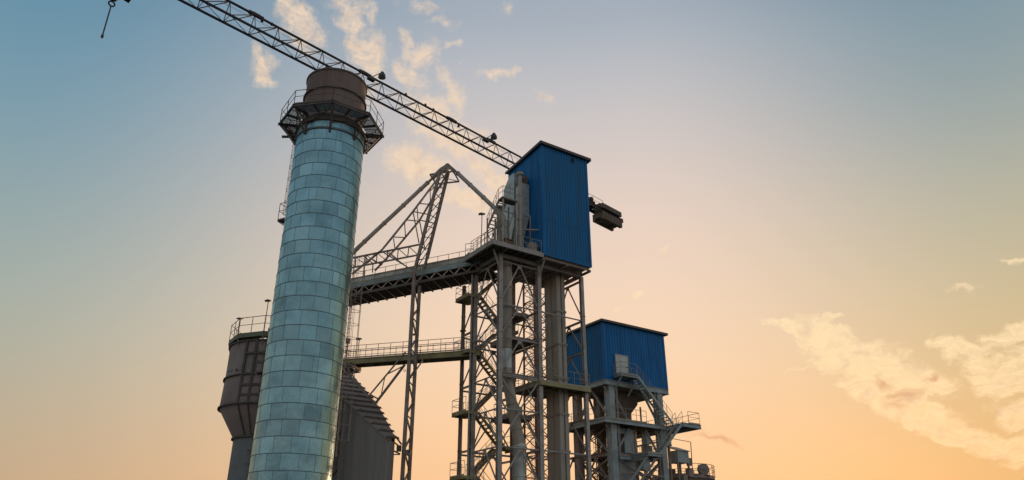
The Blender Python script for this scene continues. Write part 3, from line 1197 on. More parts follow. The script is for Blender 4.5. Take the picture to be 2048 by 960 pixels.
# roof with overhang, flashing, soffit
m = MB()
ov = .28
sl_ = (ZTB - ZT) / LB
pts = [(-ov, -ov), (LA + ov + .1, -ov), (LA + ov + .1, LB + ov), (-ov, LB + ov)]
m.slab([O + A * a + B * b + Z * (ZT + .16 + sl_ * b) for a, b in pts], .12)
rf = t.part('roof', m, M['flash'])
m = MB()
for (p, q) in ((pts[0], pts[1]), (pts[3], pts[0]), (pts[1], pts[2])):
    m.bar(O + A * p[0] + B * p[1] + Z * (ZT + .06 + sl_ * p[1]), O + A * q[0] + B * q[1] + Z * (ZT + .06 + sl_ * q[1]), .04, .26)
t.part('fascia', m, M['flash'], rf)
for (x, y) in ((0, 0), (LA, 0), (0, LB), (LA, LB)):
    m = MB()
    sx = -1 if x == 0 else 1
    sy = -1 if y == 0 else 1
    c = O + A * (x + sx * .03) + B * (y + sy * .03)
    top = ZT + sl_ * y - .05
    m.box(c + A * (-sx * .07) + B * (sy * .035) + Z * (ZB + top) / 2, .20, .012, top - ZB, A, B, Z)
    m.box(c + B * (-sy * .07) + A * (sx * .035) + Z * (ZB + top) / 2, .012, .20, top - ZB, A, B, Z)
    t.part('corner_trim', m, M['blue'])
m = MB()
m.slab([O + A * a + B * b + Z * (ZB - .01) for a, b in ((.05, .05), (LA - .05, .05), (LA - .05, LB - .05), (.05, LB - .05))], .06)
for i in range(6):
    b = .2 + i * (LB - .4) / 5
    m.bar(O + A * .1 + B * b + Z * (ZB - .18), O + A * (LA - .1) + B * b + Z * (ZB - .18), .12, .22)
for a in (.05, LA / 2, LA - .05):
    m.bar(O + A * a + B * .05 + Z * (ZB - .33), O + A * a + B * (LB - .05) + Z * (ZB - .33), .14, .2)
t.part('floor_frame', m, M['steel_rusty'])
m = MB()
m.bar(O - B * .07 + Z * (ZB + .02), O + A * LA - B * .07 + Z * (ZB + .02), .03, .12)
m.bar(O - A * .07 + Z * (ZB + .02), O + B * LB - A * .07 + Z * (ZB + .02), .03, .12)
t.part('drip_edge', m, M['blue'])
vp = along(O, A, 1144, 321)
m = MB()
c = O + A * vp - B * .09 + Z * zat(O + A * vp, 321)
m.box(c, .22, .08, .42, A, B, Z)
for k in range(4):
    m.box(c - B * .05 + Z * (-.15 + .1 * k), .2, .06, .02, A, B, Z)
t.part('wall_vent', m, M['belt'])
t.finish()


def pt_on(a_or_b, val, u, v):
    """point of the plant plane a=val ('a') or b=val ('b') seen on bearing (u,v)"""
    if a_or_b == 'b':
        P = T(0, val)
        s = along(P, A, u, v)
        q = P + A * s
    else:
        P = T(val, 0)
        s = along(P, B, u, v)
        q = P + B * s
    return V((q.x, q.y, zat(q, v)))


# ------------------------------------------------------------------ elevator casings (twin)
for nm, a0, b0, wa, wb, z1, lab, mt in (('elevator_casing', 6.28, .75, .88, .78, 25.4, 'nearer brown grey square elevator casing with bolted joints under the tall blue house', 'duct'),
                                        ('elevator_casing', 6.4, 1.75, .95, .9, 25.4, 'darker rear square elevator casing standing beside the nearer one', 'duct')):
    e = Thing(nm, T(a0, b0), lab, 'duct', 'twin elevator casings under the blue house')
    m = MB()
    m.box(T(a0 + wa / 2, b0 + wb / 2, z1 / 2), wa, wb, z1, A, B, Z)
    e.part('casing', m, M[mt])
    for i, z in enumerate([21.7 - 2.9 * k for k in range(8)]):
        m = MB()
        m.box(T(a0 + wa / 2, b0 + wb / 2, z - .05), wa + .14, wb + .14, .07, A, B, Z)
        m.box(T(a0 + wa / 2, b0 + wb / 2, z + .05), wa + .14, wb + .14, .07, A, B, Z)
        e.part('flange', m, M['duct'])
    m = MB()
    m.box(T(a0 + wa * .52, b0 - .03, z1 / 2), .06, .06, z1, A, B, Z)
    e.part('conduit', m, M['steel_dark'])

# ------------------------------------------------------------------ discharge duct
p1 = T(.75, .75)
e = Thing('discharge_duct', p1, 'wide grey round duct that drops behind the front column then bends to the right', 'duct')
bt = pt_on('b', .75, 1013, 757)
px_ = V((bt.x, bt.y, 0))
top = px_ + Z * 25.1
b2_ = pt_on('b', .75, 1040, 892)
R_ = .43
m = MB()
m.tube(px_ + Z * (bt.z + .1), top, R_, 24)
for z in (15.9, 17.6, 19.3, 21.0, 22.7):
    m.lathe(px_, [(R_, z - .04), (R_ + .06, z - .04), (R_ + .06, z + .04), (R_, z + .04)], 24)
e.part('upper_pipe', m, M['duct'], smooth=True)
m = MB()
m.lathe(px_, [(R_ + .001, 15.8), (R_ + .02, 15.8), (R_ + .02, 17.5), (R_ + .001, 17.5)], 24, pi * 1.0, pi * 1.9)
e.part('liner_plate', m, M['silver'], smooth=True, label='pale greenish metal liner plate')
m = MB()
m.tube(px_ + Z * (bt.z + .2), b2_, R_, 24)
dd = (px_ + Z * bt.z - b2_)
for k in (.25, .62, .96):
    c = b2_ + dd * k
    m.tube(c - dd.normalized() * .04, c + dd.normalized() * .04, R_ + .06, 24)
e.part('bent_pipe', m, M['duct'], smooth=True)
m = MB()
q = V((b2_.x, b2_.y, 0))
m.tube(b2_ + Z * .15, q, R_ + .02, 24)
for k in range(14):
    a = 2 * pi * k / 14
    o_ = V((cos(a), sin(a), 0))
    m.box(q + o_ * (R_ + .03) + Z * (b2_.z - 1.1), .04, .05, 2.0, o_, Z.cross(o_), Z)
for z in (b2_.z - .05, b2_.z - 2.2):
    m.lathe(q, [(R_, z - .05), (R_ + .09, z - .05), (R_ + .09, z + .05), (R_, z + .05)], 24)
e.part('lower_pipe', m, M['silver'], smooth=True)

# ------------------------------------------------------------------ dust filter on the head platform
fo = T(1.6, .3, PD)
e = Thing('dust_filter', fo, 'silver dust filter with hopper bottom standing against the left face of the blue house', 'dust filter')
fz1 = zat(T(2.4, .6), 352)
m = MB()
zf0, zf1, zf2 = zat(T(2.7, .55), 472), zat(T(2.7, .55), 430), zat(T(2.7, .55), 366)
m.box(T(3.0, 1.08, (zf1 + zf2) / 2), .72, 1.05, zf2 - zf1, A, B, Z)
bx = e.part('filter_body', m, M['silver'])
for z in (zf1, zf1 + (zf2 - zf1) * .36, zf1 + (zf2 - zf1) * .7):
    m = MB()
    m.box(T(3.0, 1.08, z), .76, 1.09, .05, A, B, Z)
    e.part('stiffener', m, M['steel'], bx)
m = MB()
tp = [T(3.0 + i * .36, 1.08 + j * .52, zf1) for i, j in ((-1, -1), (1, -1), (1, 1), (-1, 1))]
bo = [T(2.85 + i * .16, 1.1 + j * .2, zf0) for i, j in ((-1, -1), (1, -1), (1, 1), (-1, 1))]
m.add(tp + bo, [(0, 1, 5, 4), (1, 2, 6, 5), (2, 3, 7, 6), (3, 0, 4, 7), (4, 5, 6, 7), (0, 3, 2, 1)])
e.part('hopper', m, M['silver'])
m = MB()
zr1 = zat(T(2.8, 2.0), 346)
zr0 = zr1 - 5.2
m.solid([T(2.72, 2.0, zr0), T(3.42, 2.0, zr0), T(3.42, 2.0, zr1), T(2.72, 2.0, zr1)], B * .75)
m.solid([T(3.42, 2.75, zr0), T(3.42, 2.75, zr1), T(3.42, 3.7, zr1 - 1.0), T(3.42, 3.7, zr0)], -A * .70)
m.add([T(2.72, 2.0, zr0), T(3.42, 2.0, zr0), T(3.42, 3.7, zr0), T(2.72, 3.7, zr0), T(2.7, 2.5, zr0 - 1.6), T(3.0, 2.5, zr0 - 1.6), T(3.0, 2.8, zr0 - 1.6), T(2.7, 2.8, zr0 - 1.6)],
      [(0, 1, 5, 4), (1, 2, 6, 5), (2, 3, 7, 6), (3, 0, 4, 7), (4, 5, 6, 7)])
e.part('rear_body', m, M['silver'], label='taller rear casing of the filter')
m = MB()
pp = T(2.18, .25)
zp = zat(pp, 347)
m.tube(pp + Z * (PD), pp + Z * zp, .19, 18)
for z in (26.4, 28.9, 31.3):
    m.lathe(pp, [(.19, z), (.23, z), (.23, z + .08), (.19, z + .08)], 18)
m.lathe(pp, [(.19, zp - .2), (.31, zp - .2), (.31, zp + .05), (0, zp + .1)], 18)
m.tube(pp + Z * (zp - .12), T(2.9, .8, zp - .12), .16, 14)
e.part('exhaust_pipe', m, M['duct'], smooth=True)
m = MB()
m.box(T(3.0, 1.08, zf2 + .45), .62, .8, .85, A, B, Z)
e.part('fan_housing', m, M['motor'])
for (a, b) in ((2.55, .5), (3.4, .5), (2.55, 1.65), (3.4, 1.65)):
    m = MB()
    m.bar(T(a, b, PD), T(a, b, zf1 + .1), .09, .09)
    e.part('support_leg', m, M['steel'])
m = MB()
m.bar(T(2.55, .5, 27.6), T(3.4, .5, 26.2), .06)
m.bar(T(2.4, .0, 28.0), T(3.5, -.6, 28.0), .16, .12)
e.part('support_brace', m, M['steel'])
e = Thing('blower_drum', T(2.9, -.5, PD), 'short beige drum on the head platform at the foot of the blue wall', 'drum')
m = MB()
m.lathe(T(2.9, -.45, 0), [(0, PD + .02), (.46, PD + .02), (.46, PD + .9), (.40, PD + .98), (0, PD + 1.0)], 24)
e.part('drum_shell', m, M['duct'], smooth=True)
m = MB()
for z in (.2, .55, .85):
    m.lathe(T(2.9, -.45, 0), [(.46, PD + z), (.49, PD + z), (.49, PD + z + .05), (.46, PD + z + .05)], 24)
e.part('hoop', m, M['steel'], smooth=True)
e = Thing('gear_motor', T(.6, .3, PD), 'brown gearbox and motor at the bottom of the curved spout on the platform', 'motor')
m = MB()
m.box(T(.75, .2, PD + .45), .8, .8, .9, A, B, Z)
m.tube(T(.2, .2, PD + .5), T(-.35, .2, PD + .5), .27, 14)
e.part('gearbox', m, M['motor'])
m = MB()
m.box(T(.75, .2, PD + .98), .95, .95, .1, A, B, Z)
e.part('cover', m, M['motor'])

# small open stair frame with top deck next to the filter
e = Thing('access_frame', T(-.9, .4, PD), 'small open steel access frame with railed top deck where the long pipe lands', 'access frame')
fa0, fa1, fb0, fb1 = .25, 1.6, .0, 1.2
fz = zat(T(.25, 0), 396)
for (a, b, z1) in ((fa0, fb0, fz), (fa1, fb0, fz), (fa0, fb1, 28.9), (fa1, fb1, fz)):
    m = MB()
    m.bar(T(a, b, PD), T(a, b, z1), .12, .12)
    e.part('post', m, M['steel'])
m = MB()
m.slab([T(fa0 - .1, fb0 - .1, fz + .06), T(fa1 + .1, fb0 - .1, fz + .06), T(fa1 + .1, fb1 * .55, fz + .06), T(fa0 - .1, fb1 * .55, fz + .06)], .12)
dk2 = e.part('top_deck', m, M['steel_dark'])
e.part('railing', rail_mb([T(fa1 + .05, fb0 - .05, fz + .06), T(fa0 - .05, fb0 - .05, fz + .06), T(fa0 - .05, fb1 * .55, fz + .06)], 1.1, .6, .026), M['rail'], dk2)
e.part('railing', rail_mb([T(fa0 - .05, fb1 * .55, fz + .06), T(fa0 - .05, fb1 + 1.3, fz - 1.9)], 1.1, .5, .026), M['rail'], dk2)
m = MB()
m.bar(T(fa0, fb1 * .55, fz), T(fa0, fb1 + 1.3, fz - 1.95), .07, .2)
m.bar(T(fa0 + .7, fb1 * .55, fz), T(fa0 + .7, fb1 + 1.3, fz - 1.95), .07, .2)
for k in range(8):
    q = T(fa0, fb1 * .55, fz).lerp(T(fa0, fb1 + 1.3, fz - 1.95), (k + .5) / 8)
    m.box(q + A * .35, .64, .16, .02, A, B, Z)
e.part('stair', m, M['steel'])
for (a, b) in ((fa0, fb1 + 1.3), (fa0 + .7, fb1 + 1.3)):
    m = MB()
    m.bar(T(a, b, PD), T(a, b, fz - .9 if a == fa0 else fz - 1.9), .09)
    e.part('post', m, M['steel_rusty'])
for p, q in (((fa0, fb0, PD + .1), (fa1, fb0, fz - .1)), ((fa0, fb0, fz - 1.2), (fa1, fb0, fz - 1.2)), ((fa0, fb1, PD + .6), (fa0, fb1 + 1.3, PD + 2.4)), ((fa0, fb1 + 1.3, PD + .6), (fa0, fb1, PD + 2.4)),
             ((fa0, fb0, PD + 2.4), (fa0, fb1 + 1.3, PD + 2.4)), ((fa0, fb0, PD + 1.2), (fa0, fb1, fz - .3)), ((fa0, fb1, PD + .5), (fa0, fb1 + 1.3, PD + .5)), ((fa0, fb1 + 1.3, PD + 1.2), (fa0 + .7, fb1 + 1.3, PD + 1.2))):
    m = MB()
    m.bar(T(*p), T(*q), .07)
    e.part('brace', m, M['steel_rusty'])
# curved spout below the pipe
e = Thing('feed_spout', T(.3, .8, PD + 1), 'pale curved spout pipe dropping from the access frame to the motor', 'spout')
m = MB()
pts = [T(.1, .7, fz - 1.0), T(.35, .6, fz - 1.45), T(.55, .45, fz - 2.0), T(.6, .3, fz - 2.6), T(.6, .25, PD + 1.0)]
for a_, b_, r1, r2 in zip(pts[:-1], pts[1:], (.2, .24, .24, .24), (.24, .24, .24, .24)):
    m.tube(a_, b_, r1, 16, r2)
e.part('spout_pipe', m, M['duct'], smooth=True)
m = MB()
m.tube(T(.75, 1.3, fz - .1), T(.75, 1.3, PD + 1.4), .26, 16)
m.tube(T(.75, 1.3, PD + 1.4), T(.75, .9, PD + .6), .26, 16, .16)
e.part('drop_pipe', m, M['duct'], smooth=True)


# ------------------------------------------------------------------ lamp posts
def lamp_post(base, h, label, first=None, tilt=1):
    if first is None:
        f = Thing('lamp_post', base, label, 'lamp post', 'small lamp posts on the platforms and walkway')
        m = MB()
        m.tube(base, base + Z * h, .035, 7)
        f.part('pole', m, M['steel_dark'])
        m = MB()
        c = base + Z * (h + .02)
        m.box(c, .16, .16, .12)
        m.box(c + V((-.14, 0, .05)), .30, .22, .12, V((1, 0, .35)).normalized(), (0, 1, 0), V((-.35, 0, 1)).normalized())
        m.box(c + V((.14, 0, .05)), .22, .18, .10, V((1, 0, -.35)).normalized(), (0, 1, 0), V((.35, 0, 1)).normalized())
        f.part('lamp_head', m, M['lamp'])
        return f.e
    e_ = copy_tree(first)
    e_.location = base
    e_['label'] = label
    return e_


lp0 = T(pa0 + .05, .6, PD)
LP = lamp_post(lp0, 3.0, 'lamp post on the left corner of the head platform below the blue house')

# ------------------------------------------------------------------ lower walkway
E1 = at(945, 706, 58.2)
WZ = E1.z
E2 = atz(692, 724, WZ)
W_ = (E2 - E1)
W_.z = 0
W_.normalize()
Wn = V((W_.y, -W_.x, 0))
if Wn.y > 0:
    Wn = -Wn                                     # towards the camera
wl = (E2 - E1).length + 1.6
t = Thing('walkway_bridge', E1, 'lower steel footbridge with thin railings between the chimney and the steel tower', 'footbridge')


def wp(s, n, z):
    return E1 + W_ * s + Wn * n + Z * z


s0 = -0.6
for n_ in (0.0, -1.15):
    m = MB()
    m.hsec(wp(s0, n_, .0), wp(wl, n_, 0), .16, .46, Z, .03)
    t.part('girder', m, M['yellow'])
m = MB()
m.slab([wp(s0, -.05, .29), wp(wl, -.05, .29), wp(wl, -1.1, .29), wp(s0, -1.1, .29)], .05)
t.part('deck', m, M['grating'])
for i in range(11):
    s = wl * i / 10
    m = MB()
    m.bar(wp(s, -.08, -.12), wp(s, -1.07, -.12), .08, .1)
    if i < 10:
        m.bar(wp(s, -.08, -.16), wp(s + wl / 10, -1.07, -.16), .06)
    t.part('cross_brace', m, M['steel_dark'])
r_ = rail_mb([wp(s0, .02, .29), wp(wl, .02, .29)], 1.1, 1.17, .026)
t.part('railing', r_, M['rail'])
t.part('railing', rail_mb([wp(s0, -1.17, .29), wp(wl, -1.17, .29)], 1.1, 1.17, .026), M['rail'])
m = MB()
m.tube(wp(s0, -.2, .95), wp(wl, -.2, .95), .035, 6)
t.part('pipe', m, M['steel_dark'])
# hanging box under the left end
m = MB()
for n_ in (.25, -1.7):
    m.bar(wp(wl - 2.2, n_, -.28), wp(wl + .9, n_, -.34), .08, .22)
m.slab([wp(wl - 2.2, .25, -.5), wp(wl + .9, .25, -.56), wp(wl + .9, -1.7, -.56), wp(wl - 2.2, -1.7, -.5)], .06)
m.bar(wp(wl - 2.2, .25, -.28), wp(wl - 2.2, -1.7, -.28), .08, .3)
m.bar(wp(wl - 2.2, .25, -.55), wp(wl - .5, -.5, -1.1), .08)
t.part('end_platform', m, M['steel_dark'])
# struts down to the roof of the grey building
WB = at(775, 880, 56)
RB = V((WB.x, WB.y, 0))
rs = 4.525 / 9.464


def roofpt(u, v):
    """point on the sloping roof plane (contains A and B + rs Z) on bearing (u,v)"""
    nrm = A.cross(B + Z * rs).normalized()
    d = ray(u, v)
    o = V((0, 0, CAMZ))
    k = (WB - o).dot(nrm) / d.dot(nrm)
    return o + d * k


def sline(th, nm, u1, v1, Y1, u2, v2, Y2, w, mt='steel_rusty', parent=None):
    m = MB()
    m.bar(at(u1, v1, Y1), at(u2, v2, Y2), w)
    return th.part(nm, m, M[mt], parent)


for (u1, v1, u2, v2, w) in ((684, 722, 737, 794, .09), (686, 738, 738, 796, .11), (698, 742, 705, 762, .07), (701, 754, 712, 737, .09), (733, 792, 748, 806, .1)):
    sline(t, 'strut', u1, v1, 60.5, u2, v2, 61.0, w)
t.finish()
for s_, lab in ((wl - 2.1, 'lamp post at the chimney end of the lower footbridge'), ((E2 - E1).length * .485, 'lamp post on the footbridge behind the lattice mast'), (1.2, 'lamp post on the footbridge next to the steel tower')):
    e_ = copy_tree(LP)
    e_.location = wp(s_, -1.1, -.75)
    e_['label'] = lab
e = Thing('control_box', wp(wl - .2, 0, .29), 'small dark control box on a post at the footbridge end by the chimney', 'control box')
cb_ = at(696, 682, wp(wl - .2, 0, 0).y)
m = MB()
m.box(cb_, .36, .26, .42)
e.part('box', m, M['lamp'])
m = MB()
m.bar(cb_ - Z * .2, V((cb_.x, cb_.y, WZ + .29)), .05)
m.bar(cb_ - Z * 1.0 - V((.2, 0, 0)), cb_ - Z * 1.3 + V((.3, 0, 0)), .05)
e.part('post', m, M['steel_dark'])

# ------------------------------------------------------------------ upper conveyor gallery
yaw = radians(-75.4)
G1 = at(948, 529, 57.6)
GD = V((sin(yaw), cos(yaw), 0))
s_l = along(G1, GD, 701, 577)
GLp = G1 + GD * s_l
dz = zat(GLp, 577) - G1.z
gsl = dz / s_l
Gn = V((GD.y, -GD.x, 0))
if Gn.y > 0:
    Gn = -Gn
t = Thing('conveyor_gallery', G1, 'upper covered conveyor gallery of weathered panels on a truss running behind the lattice mast', 'conveyor')
gl = s_l + 2.6


def gp(s, n, z):
    return G1 + GD * s + Gn * n + Z * (z + gsl * s)


def gz(v_l):                      # height above the base line for a left-end measurement
    return zat(GLp, v_l) - zat(GLp, 577)


gs0 = -1.6
m = MB()
m.bar(gp(gs0, .05, .16), gp(gl, .05, .16), .06, .42)
t.part('walkway_beam', m, M['steel_blue'])
m = MB()
m.slab([gp(gs0, 0, .36), gp(gl, 0, .36), gp(gl, -1.0, .36), gp(gs0, -1.0, .36)], .04)
t.part('walkway_deck', m, M['yellow'])
pt_, pb_ = gz(549), gz(562)
npan = 15
for i in range(npan):
    m = MB()
    sa, sb = gs0 + .9 + (gl - gs0 - .9) * i / npan, gs0 + .9 + (gl - gs0 - .9) * (i + 1) / npan
    m.solid([gp(sa + .015, -1.05, pb_), gp(sb - .015, -1.05, pb_), gp(sb - .015, -1.05, pt_ - .02), gp(sa + .015, -1.05, pt_ - .02)], -Gn * .05)
    t.part('side_panel', m, M['silver'])
m = MB()
m.slab([gp(gs0 + .9, -1.0, pt_ + .1), gp(gl, -1.0, pt_ + .1), gp(gl, -2.1, pt_ + .25), gp(gs0 + .9, -2.1, pt_ + .25)], .04)
t.part('cover', m, M['silver'])
m = MB()
m.slab([gp(gs0 + .2, -1.12, pb_ - .05), gp(gl, -1.12, pb_ - .05), gp(gl, -2.0, pb_ - .05), gp(gs0 + .2, -2.0, pb_ - .05)], .12)
m.bar(gp(gs0, -1.1, .55), gp(gl, -1.1, .55), .1, .25)
m.bar(gp(gs0, -2.1, .55), gp(gl, -2.1, .55), .1, .9)
t.part('belt', m, M['belt'])
t.part('railing', rail_mb([gp(gs0 + 1.0, .05, .36), gp(gl, .05, .36)], pt_ - .36 + .08, 1.0, .024), M['yellow'])
# lattice below
zlo = gz(593)
for n_ in (0.0, -2.1):
    m = MB()
    m.bar(gp(gs0, n_, zlo + .1), gp(gl, n_, zlo + .1), .14, .22)
    t.part('bottom_chord', m, M['steel_dark'])
    nn = 14
    for i in range(nn):
        sa = gs0 + (gl - gs0) * i / nn
        sb = gs0 + (gl - gs0) * (i + 1) / nn
        sm = (sa + sb) / 2
        m = MB()
        m.bar(gp(sa, n_, zlo + .2), gp(sm, n_, .0), .07)
        m.bar(gp(sm, n_, .0), gp(sb, n_, zlo + .2), .07)
        t.part('truss_brace', m, M['steel'])
m = MB()
m.bar(gp(gs0, -2.1, .1), gp(gl, -2.1, .1), .14, .2)
t.part('top_chord', m, M['steel'])
m = MB()
m.slab([gp(gs0, -.1, zlo + .02), gp(gl, -.1, zlo + .02), gp(gl, -2.0, zlo + .02), gp(gs0, -2.0, zlo + .02)], .05)
for i in range(18):
    s = gs0 + (gl - gs0) * i / 18
    m.bar(gp(s, .1, zlo - .07), gp(s, -2.2, zlo - .07), .1, .1)
t.part('return_tray', m, M['belt'])
# cross lattice of floor joists seen from below
for i in range(18):
    s = gs0 + (gl - gs0) * i / 18
    m = MB()
    m.bar(gp(s, -.05, .12), gp(s, -2.05, .12), .07, .1)
    t.part('floor_joist', m, M['steel_dark'])
# trestle where it goes behind the chimney
for n_ in (0, -2.1):
    m = MB()
    q = gp(gl - .5, n_, zlo)
    m.bar(V((q.x, q.y, 0)), q, .25, .25)
    t.part('trestle_leg', m, M['steel_rusty'])
m = MB()
q = gp(s_l * 1.02, -.6, zlo - .1)
L_, G_ = ladder_mb(V((q.x, q.y, WZ + 1)), q, Wn, w=.45, cage=True)
lo = t.part('ladder', L_, M['steel_rusty'])
t.part('ladder_cage', G_, M['steel_rusty'], lo)
t.finish()
# sloped fascia joining the gallery to the head platform, and posts
t2 = Thing('transfer_chute', G1, 'sloping grey transfer deck with railing where the conveyor meets the head platform', 'platform')
pa_ = T(pa0 - .02, -1.1, PD - .2)
pb2 = at(946, 511, 57.0)
m = MB()
hi, lo2 = T(pa0, -1.15, PD - .02), at(946, 512, 57.4)
m.bar(hi - Z * .15, lo2 - Z * .1, .12, .42)
m.bar(lo2 - Z * .1, gp(.6, .1, pt_ - .3), .12, .42)
m.bar(hi - Z * .15 + A * 1.6, lo2 - Z * .1 + A * 1.6 + B * .3, .12, .3)
m.slab([hi, lo2 + Z * .1, lo2 + A * 1.9 + Z * .1, hi + A * 1.6], .06)
t2.part('deck', m, M['steel'])
t2.part('railing', rail_mb([hi + Z * .03, lo2 + Z * .1], 1.1, 1.0, .026), M['rail'])
t2.part('railing', rail_mb([lo2 + Z * .1, lo2 + Z * .1 + GD * .7], 1.1, .7, .026), M['rail'])

# ------------------------------------------------------------------ lattice mast with inclined head, carrying the long pipe
YF, YBk = 58.0, 59.2
MB_ = at(811, 800, YF)
t = Thing('lattice_mast', V((MB_.x, MB_.y, 0)), 'slender lattice mast bent to a pointed head that carries the long pipe', 'mast')
l_lo = V((at(812.5, 770, YF).x, YF, 0))
r_lo = V((at(828, 770, YBk).x, YBk, 0))
kl = at(829, 543, YF)
l_lo = V((kl.x, YF, 0))
kr = at(840, 560, YBk)
r_lo = V((kr.x, YBk, 0))
kru = at(854, 517, YBk)
apF, apB = at(880, 343, YF), at(897, 343, YBk)
for p, q, w in ((l_lo, kl, .25), (kl, apF, .24), (r_lo, kr + Z * .3, .24), (kr, kru, .18), (kru, apB, .24)):
    m = MB()
    m.hsec(p, q, w, w, Wn, .03)
    t.part('leg', m, M['steel_rusty'])
m = MB()
m.box(kl, .45, .2, .6)
t.part('knee_plate', m, M['steel_rusty'])


def lac(P, Q, R, S, n, w=.07, dbl=True, mt='steel_rusty', th=None):
    """zigzag lacing between line P-Q and line R-S"""
    th = th or t
    pts = []
    for i in range(n + 1):
        a = i / n
        pts.append(P.lerp(Q, a) if i % 2 == 0 else R.lerp(S, a))
    for i in range(n):
        m = MB()
        o_ = V((.0, 0, .09)) if dbl else V((0, 0, 0))
        m.bar(pts[i] + o_, pts[i + 1] + o_, w)
        if dbl:
            m.bar(pts[i] - o_, pts[i + 1] - o_, w)
            d = pts[i + 1] - pts[i]
            for k in range(1, 6):
                c = pts[i] + d * k / 6
                m.bar(c + o_, c - o_, .03)
        th.part('lacing', m, M[mt])
    return pts


lz = l_lo + Z * 2.0
rz = r_lo + Z * 2.0
lac(lz, kl, rz, kr, 17)
for k in range(8):
    a = (2 * k) / 17
    z = 2.0 + (kl.z - 2) * a
    m = MB()
    m.bar(V((l_lo.x, YF, z + .1)), V((r_lo.x, YBk, z - 1.1)), .08) if False else m.bar(V((l_lo.x, YF, z)), V((r_lo.x, YBk, z - .25)), .08)
    t.part('tie', m, M['steel_rusty'])
lac(kl, apF, kru, apB, 9, .06, False)
lac(kru, apB, kl, apF, 9, .06, False)
# rear chords of the head (towards the left)
c1 = [at(704, 548, YF), at(764, 500, YF), at(826, 423, YF), at(884, 346, YF)]
c2 = [at(750, 541, YBk), at(792, 497, YBk), at(839, 441, YBk), at(893, 350, YBk)]
for cc in (c1, c2):
    for p, q in zip(cc[:-1], cc[1:]):
        m = MB()
        m.bar(p, q, .13, .15)
        t.part('stay_chord', m, M['steel_rusty'])
for (u1, v1, Y1, u2, v2, Y2) in ((785, 474, YF, 811, 475, YBk), (787, 477, YF, 790, 498, YBk), (813, 440, YF, 836, 442, YBk), (809, 443, YF, 811, 473, YBk), (839, 407, YF, 862, 409, YBk),
                                 (834, 410, YF, 836, 440, YBk), (860, 375, YF, 861, 407, YBk), (862, 373, YF, 882, 376, YBk), (826, 423, YF, 857, 429, YF), (839, 440, YBk, 866, 446, YBk),
                                 (826, 423, YF, 838, 486, YF), (839, 441, YBk, 850, 500, YBk), (860, 382, YF, 872, 372, YF), (838, 488, YF, 852, 500, YBk), (742, 517, YF, 764, 530, YBk)):
    sline(t, 'stay_brace', u1, v1, Y1, u2, v2, Y2, .075)
# pipe-rack truss going left
h1 = [at(690, 519, YF), at(839, 489, YF)]
h2 = [at(690, 538, YF), at(836, 510, YF)]
h3 = [at(690, 530, YBk + .3), at(852, 497, YBk)]
for hh, w in ((h1, .13), (h2, .12)):
    m = MB()
    m.bar(hh[0], hh[1], w, w)
    t.part('rack_chord', m, M['steel_rusty'])
n_ = 7
for i in range(n_):
    a0, a1_ = i / n_, (i + 1) / n_
    m = MB()
    m.bar(h1[0].lerp(h1[1], a0), h2[0].lerp(h2[1], a0), .07)
    m.bar(h1[0].lerp(h1[1], a0), h2[0].lerp(h2[1], a1_), .06)
    t.part('rack_brace', m, M['steel_rusty'])
for (u1, v1, u2, v2, w) in ((764, 503, 826, 541, .09), (772, 503, 820, 538, .07), (728, 513, 746, 527, .09), (730, 513, 728, 552, .08), (746, 527, 745, 545, .08), (752, 505, 735, 527, .07)):
    sline(t, 'rack_brace', u1, v1, YF, u2, v2, YF, w)
# collar frame at the head
cz = at(880, 346, 58.6).z
cr = [atz(860, 349, cz), atz(907, 342.5, cz), atz(918, 363, cz), atz(873, 368, cz)]
m = MB()
for i in range(4):
    m.bar(cr[i], cr[(i + 1) % 4], .1, .13)
m.bar(cr[0], cr[2], .05)
m.bar((cr[0] + cr[1]) / 2, (cr[2] + cr[3]) / 2, .06)
t.part('collar_frame', m, M['steel_rusty'])
apx = at(895, 328, 58.6)
for q in (cr[0].lerp(cr[1], .25), cr[1], at(883, 346, YF), at(897, 350, YBk), cr[2].lerp(cr[1], .7)):
    m = MB()
    m.bar(apx - Z * .1, q, .1)
    t.part('head_strut', m, M['steel_rusty'])
m = MB()
m.box(at(890, 337, 58.6), .8, .3, .5, V((.8, 0, .55)).normalized(), (0, 1, 0), V((-.55, 0, .8)).normalized())
t.part('head_plate', m, M['steel_rusty'])
# long struts to the roof of the grey building
for (u1, v1, u2, v2, w) in ((811, 704, 736, 794, .1), (809, 730, 750, 808, .15), (740, 789, 757, 798, .09), (770, 752, 762, 792, .07), (773, 749, 811, 730, .08), (829, 710, 814, 728, .12), (845, 722, 830, 743, .1), (840, 700, 845, 722, .07)):
    sline(t, 'strut', u1, v1, 58.4, u2, v2, 59.8 if u2 < 770 else 58.4, w)
for (u1, v1, u2, v2, w) in ((791, 872, 803, 889, .1), (789, 885, 800, 894, .09), (788, 902, 800, 908, .09), (788, 909, 800, 909, .08), (806, 897, 822, 912, .09), (806, 903, 820, 914, .09)):
    sline(t, 'wall_tie', u1, v1, 57.8, u2, v2, 58.2, w)
m = MB()
m.box(at(798, 897, 57.8), .35, .25, .45)
m.box(at(817, 905, 58.8), .35, .25, .4)
t.part('junction_plate', m, M['steel_dark'])
m = MB()
for (u, v) in ((809.5, 741), (824, 753)):
    c = at(u, v, 57.7)
    m.path([c + V((cos(a), 0, sin(a))) * .1 for a in [2 * pi * k / 10 for k in range(11)]], .02, 5)
t.part('eye_ring', m, M['steel_dark'])
t.finish()

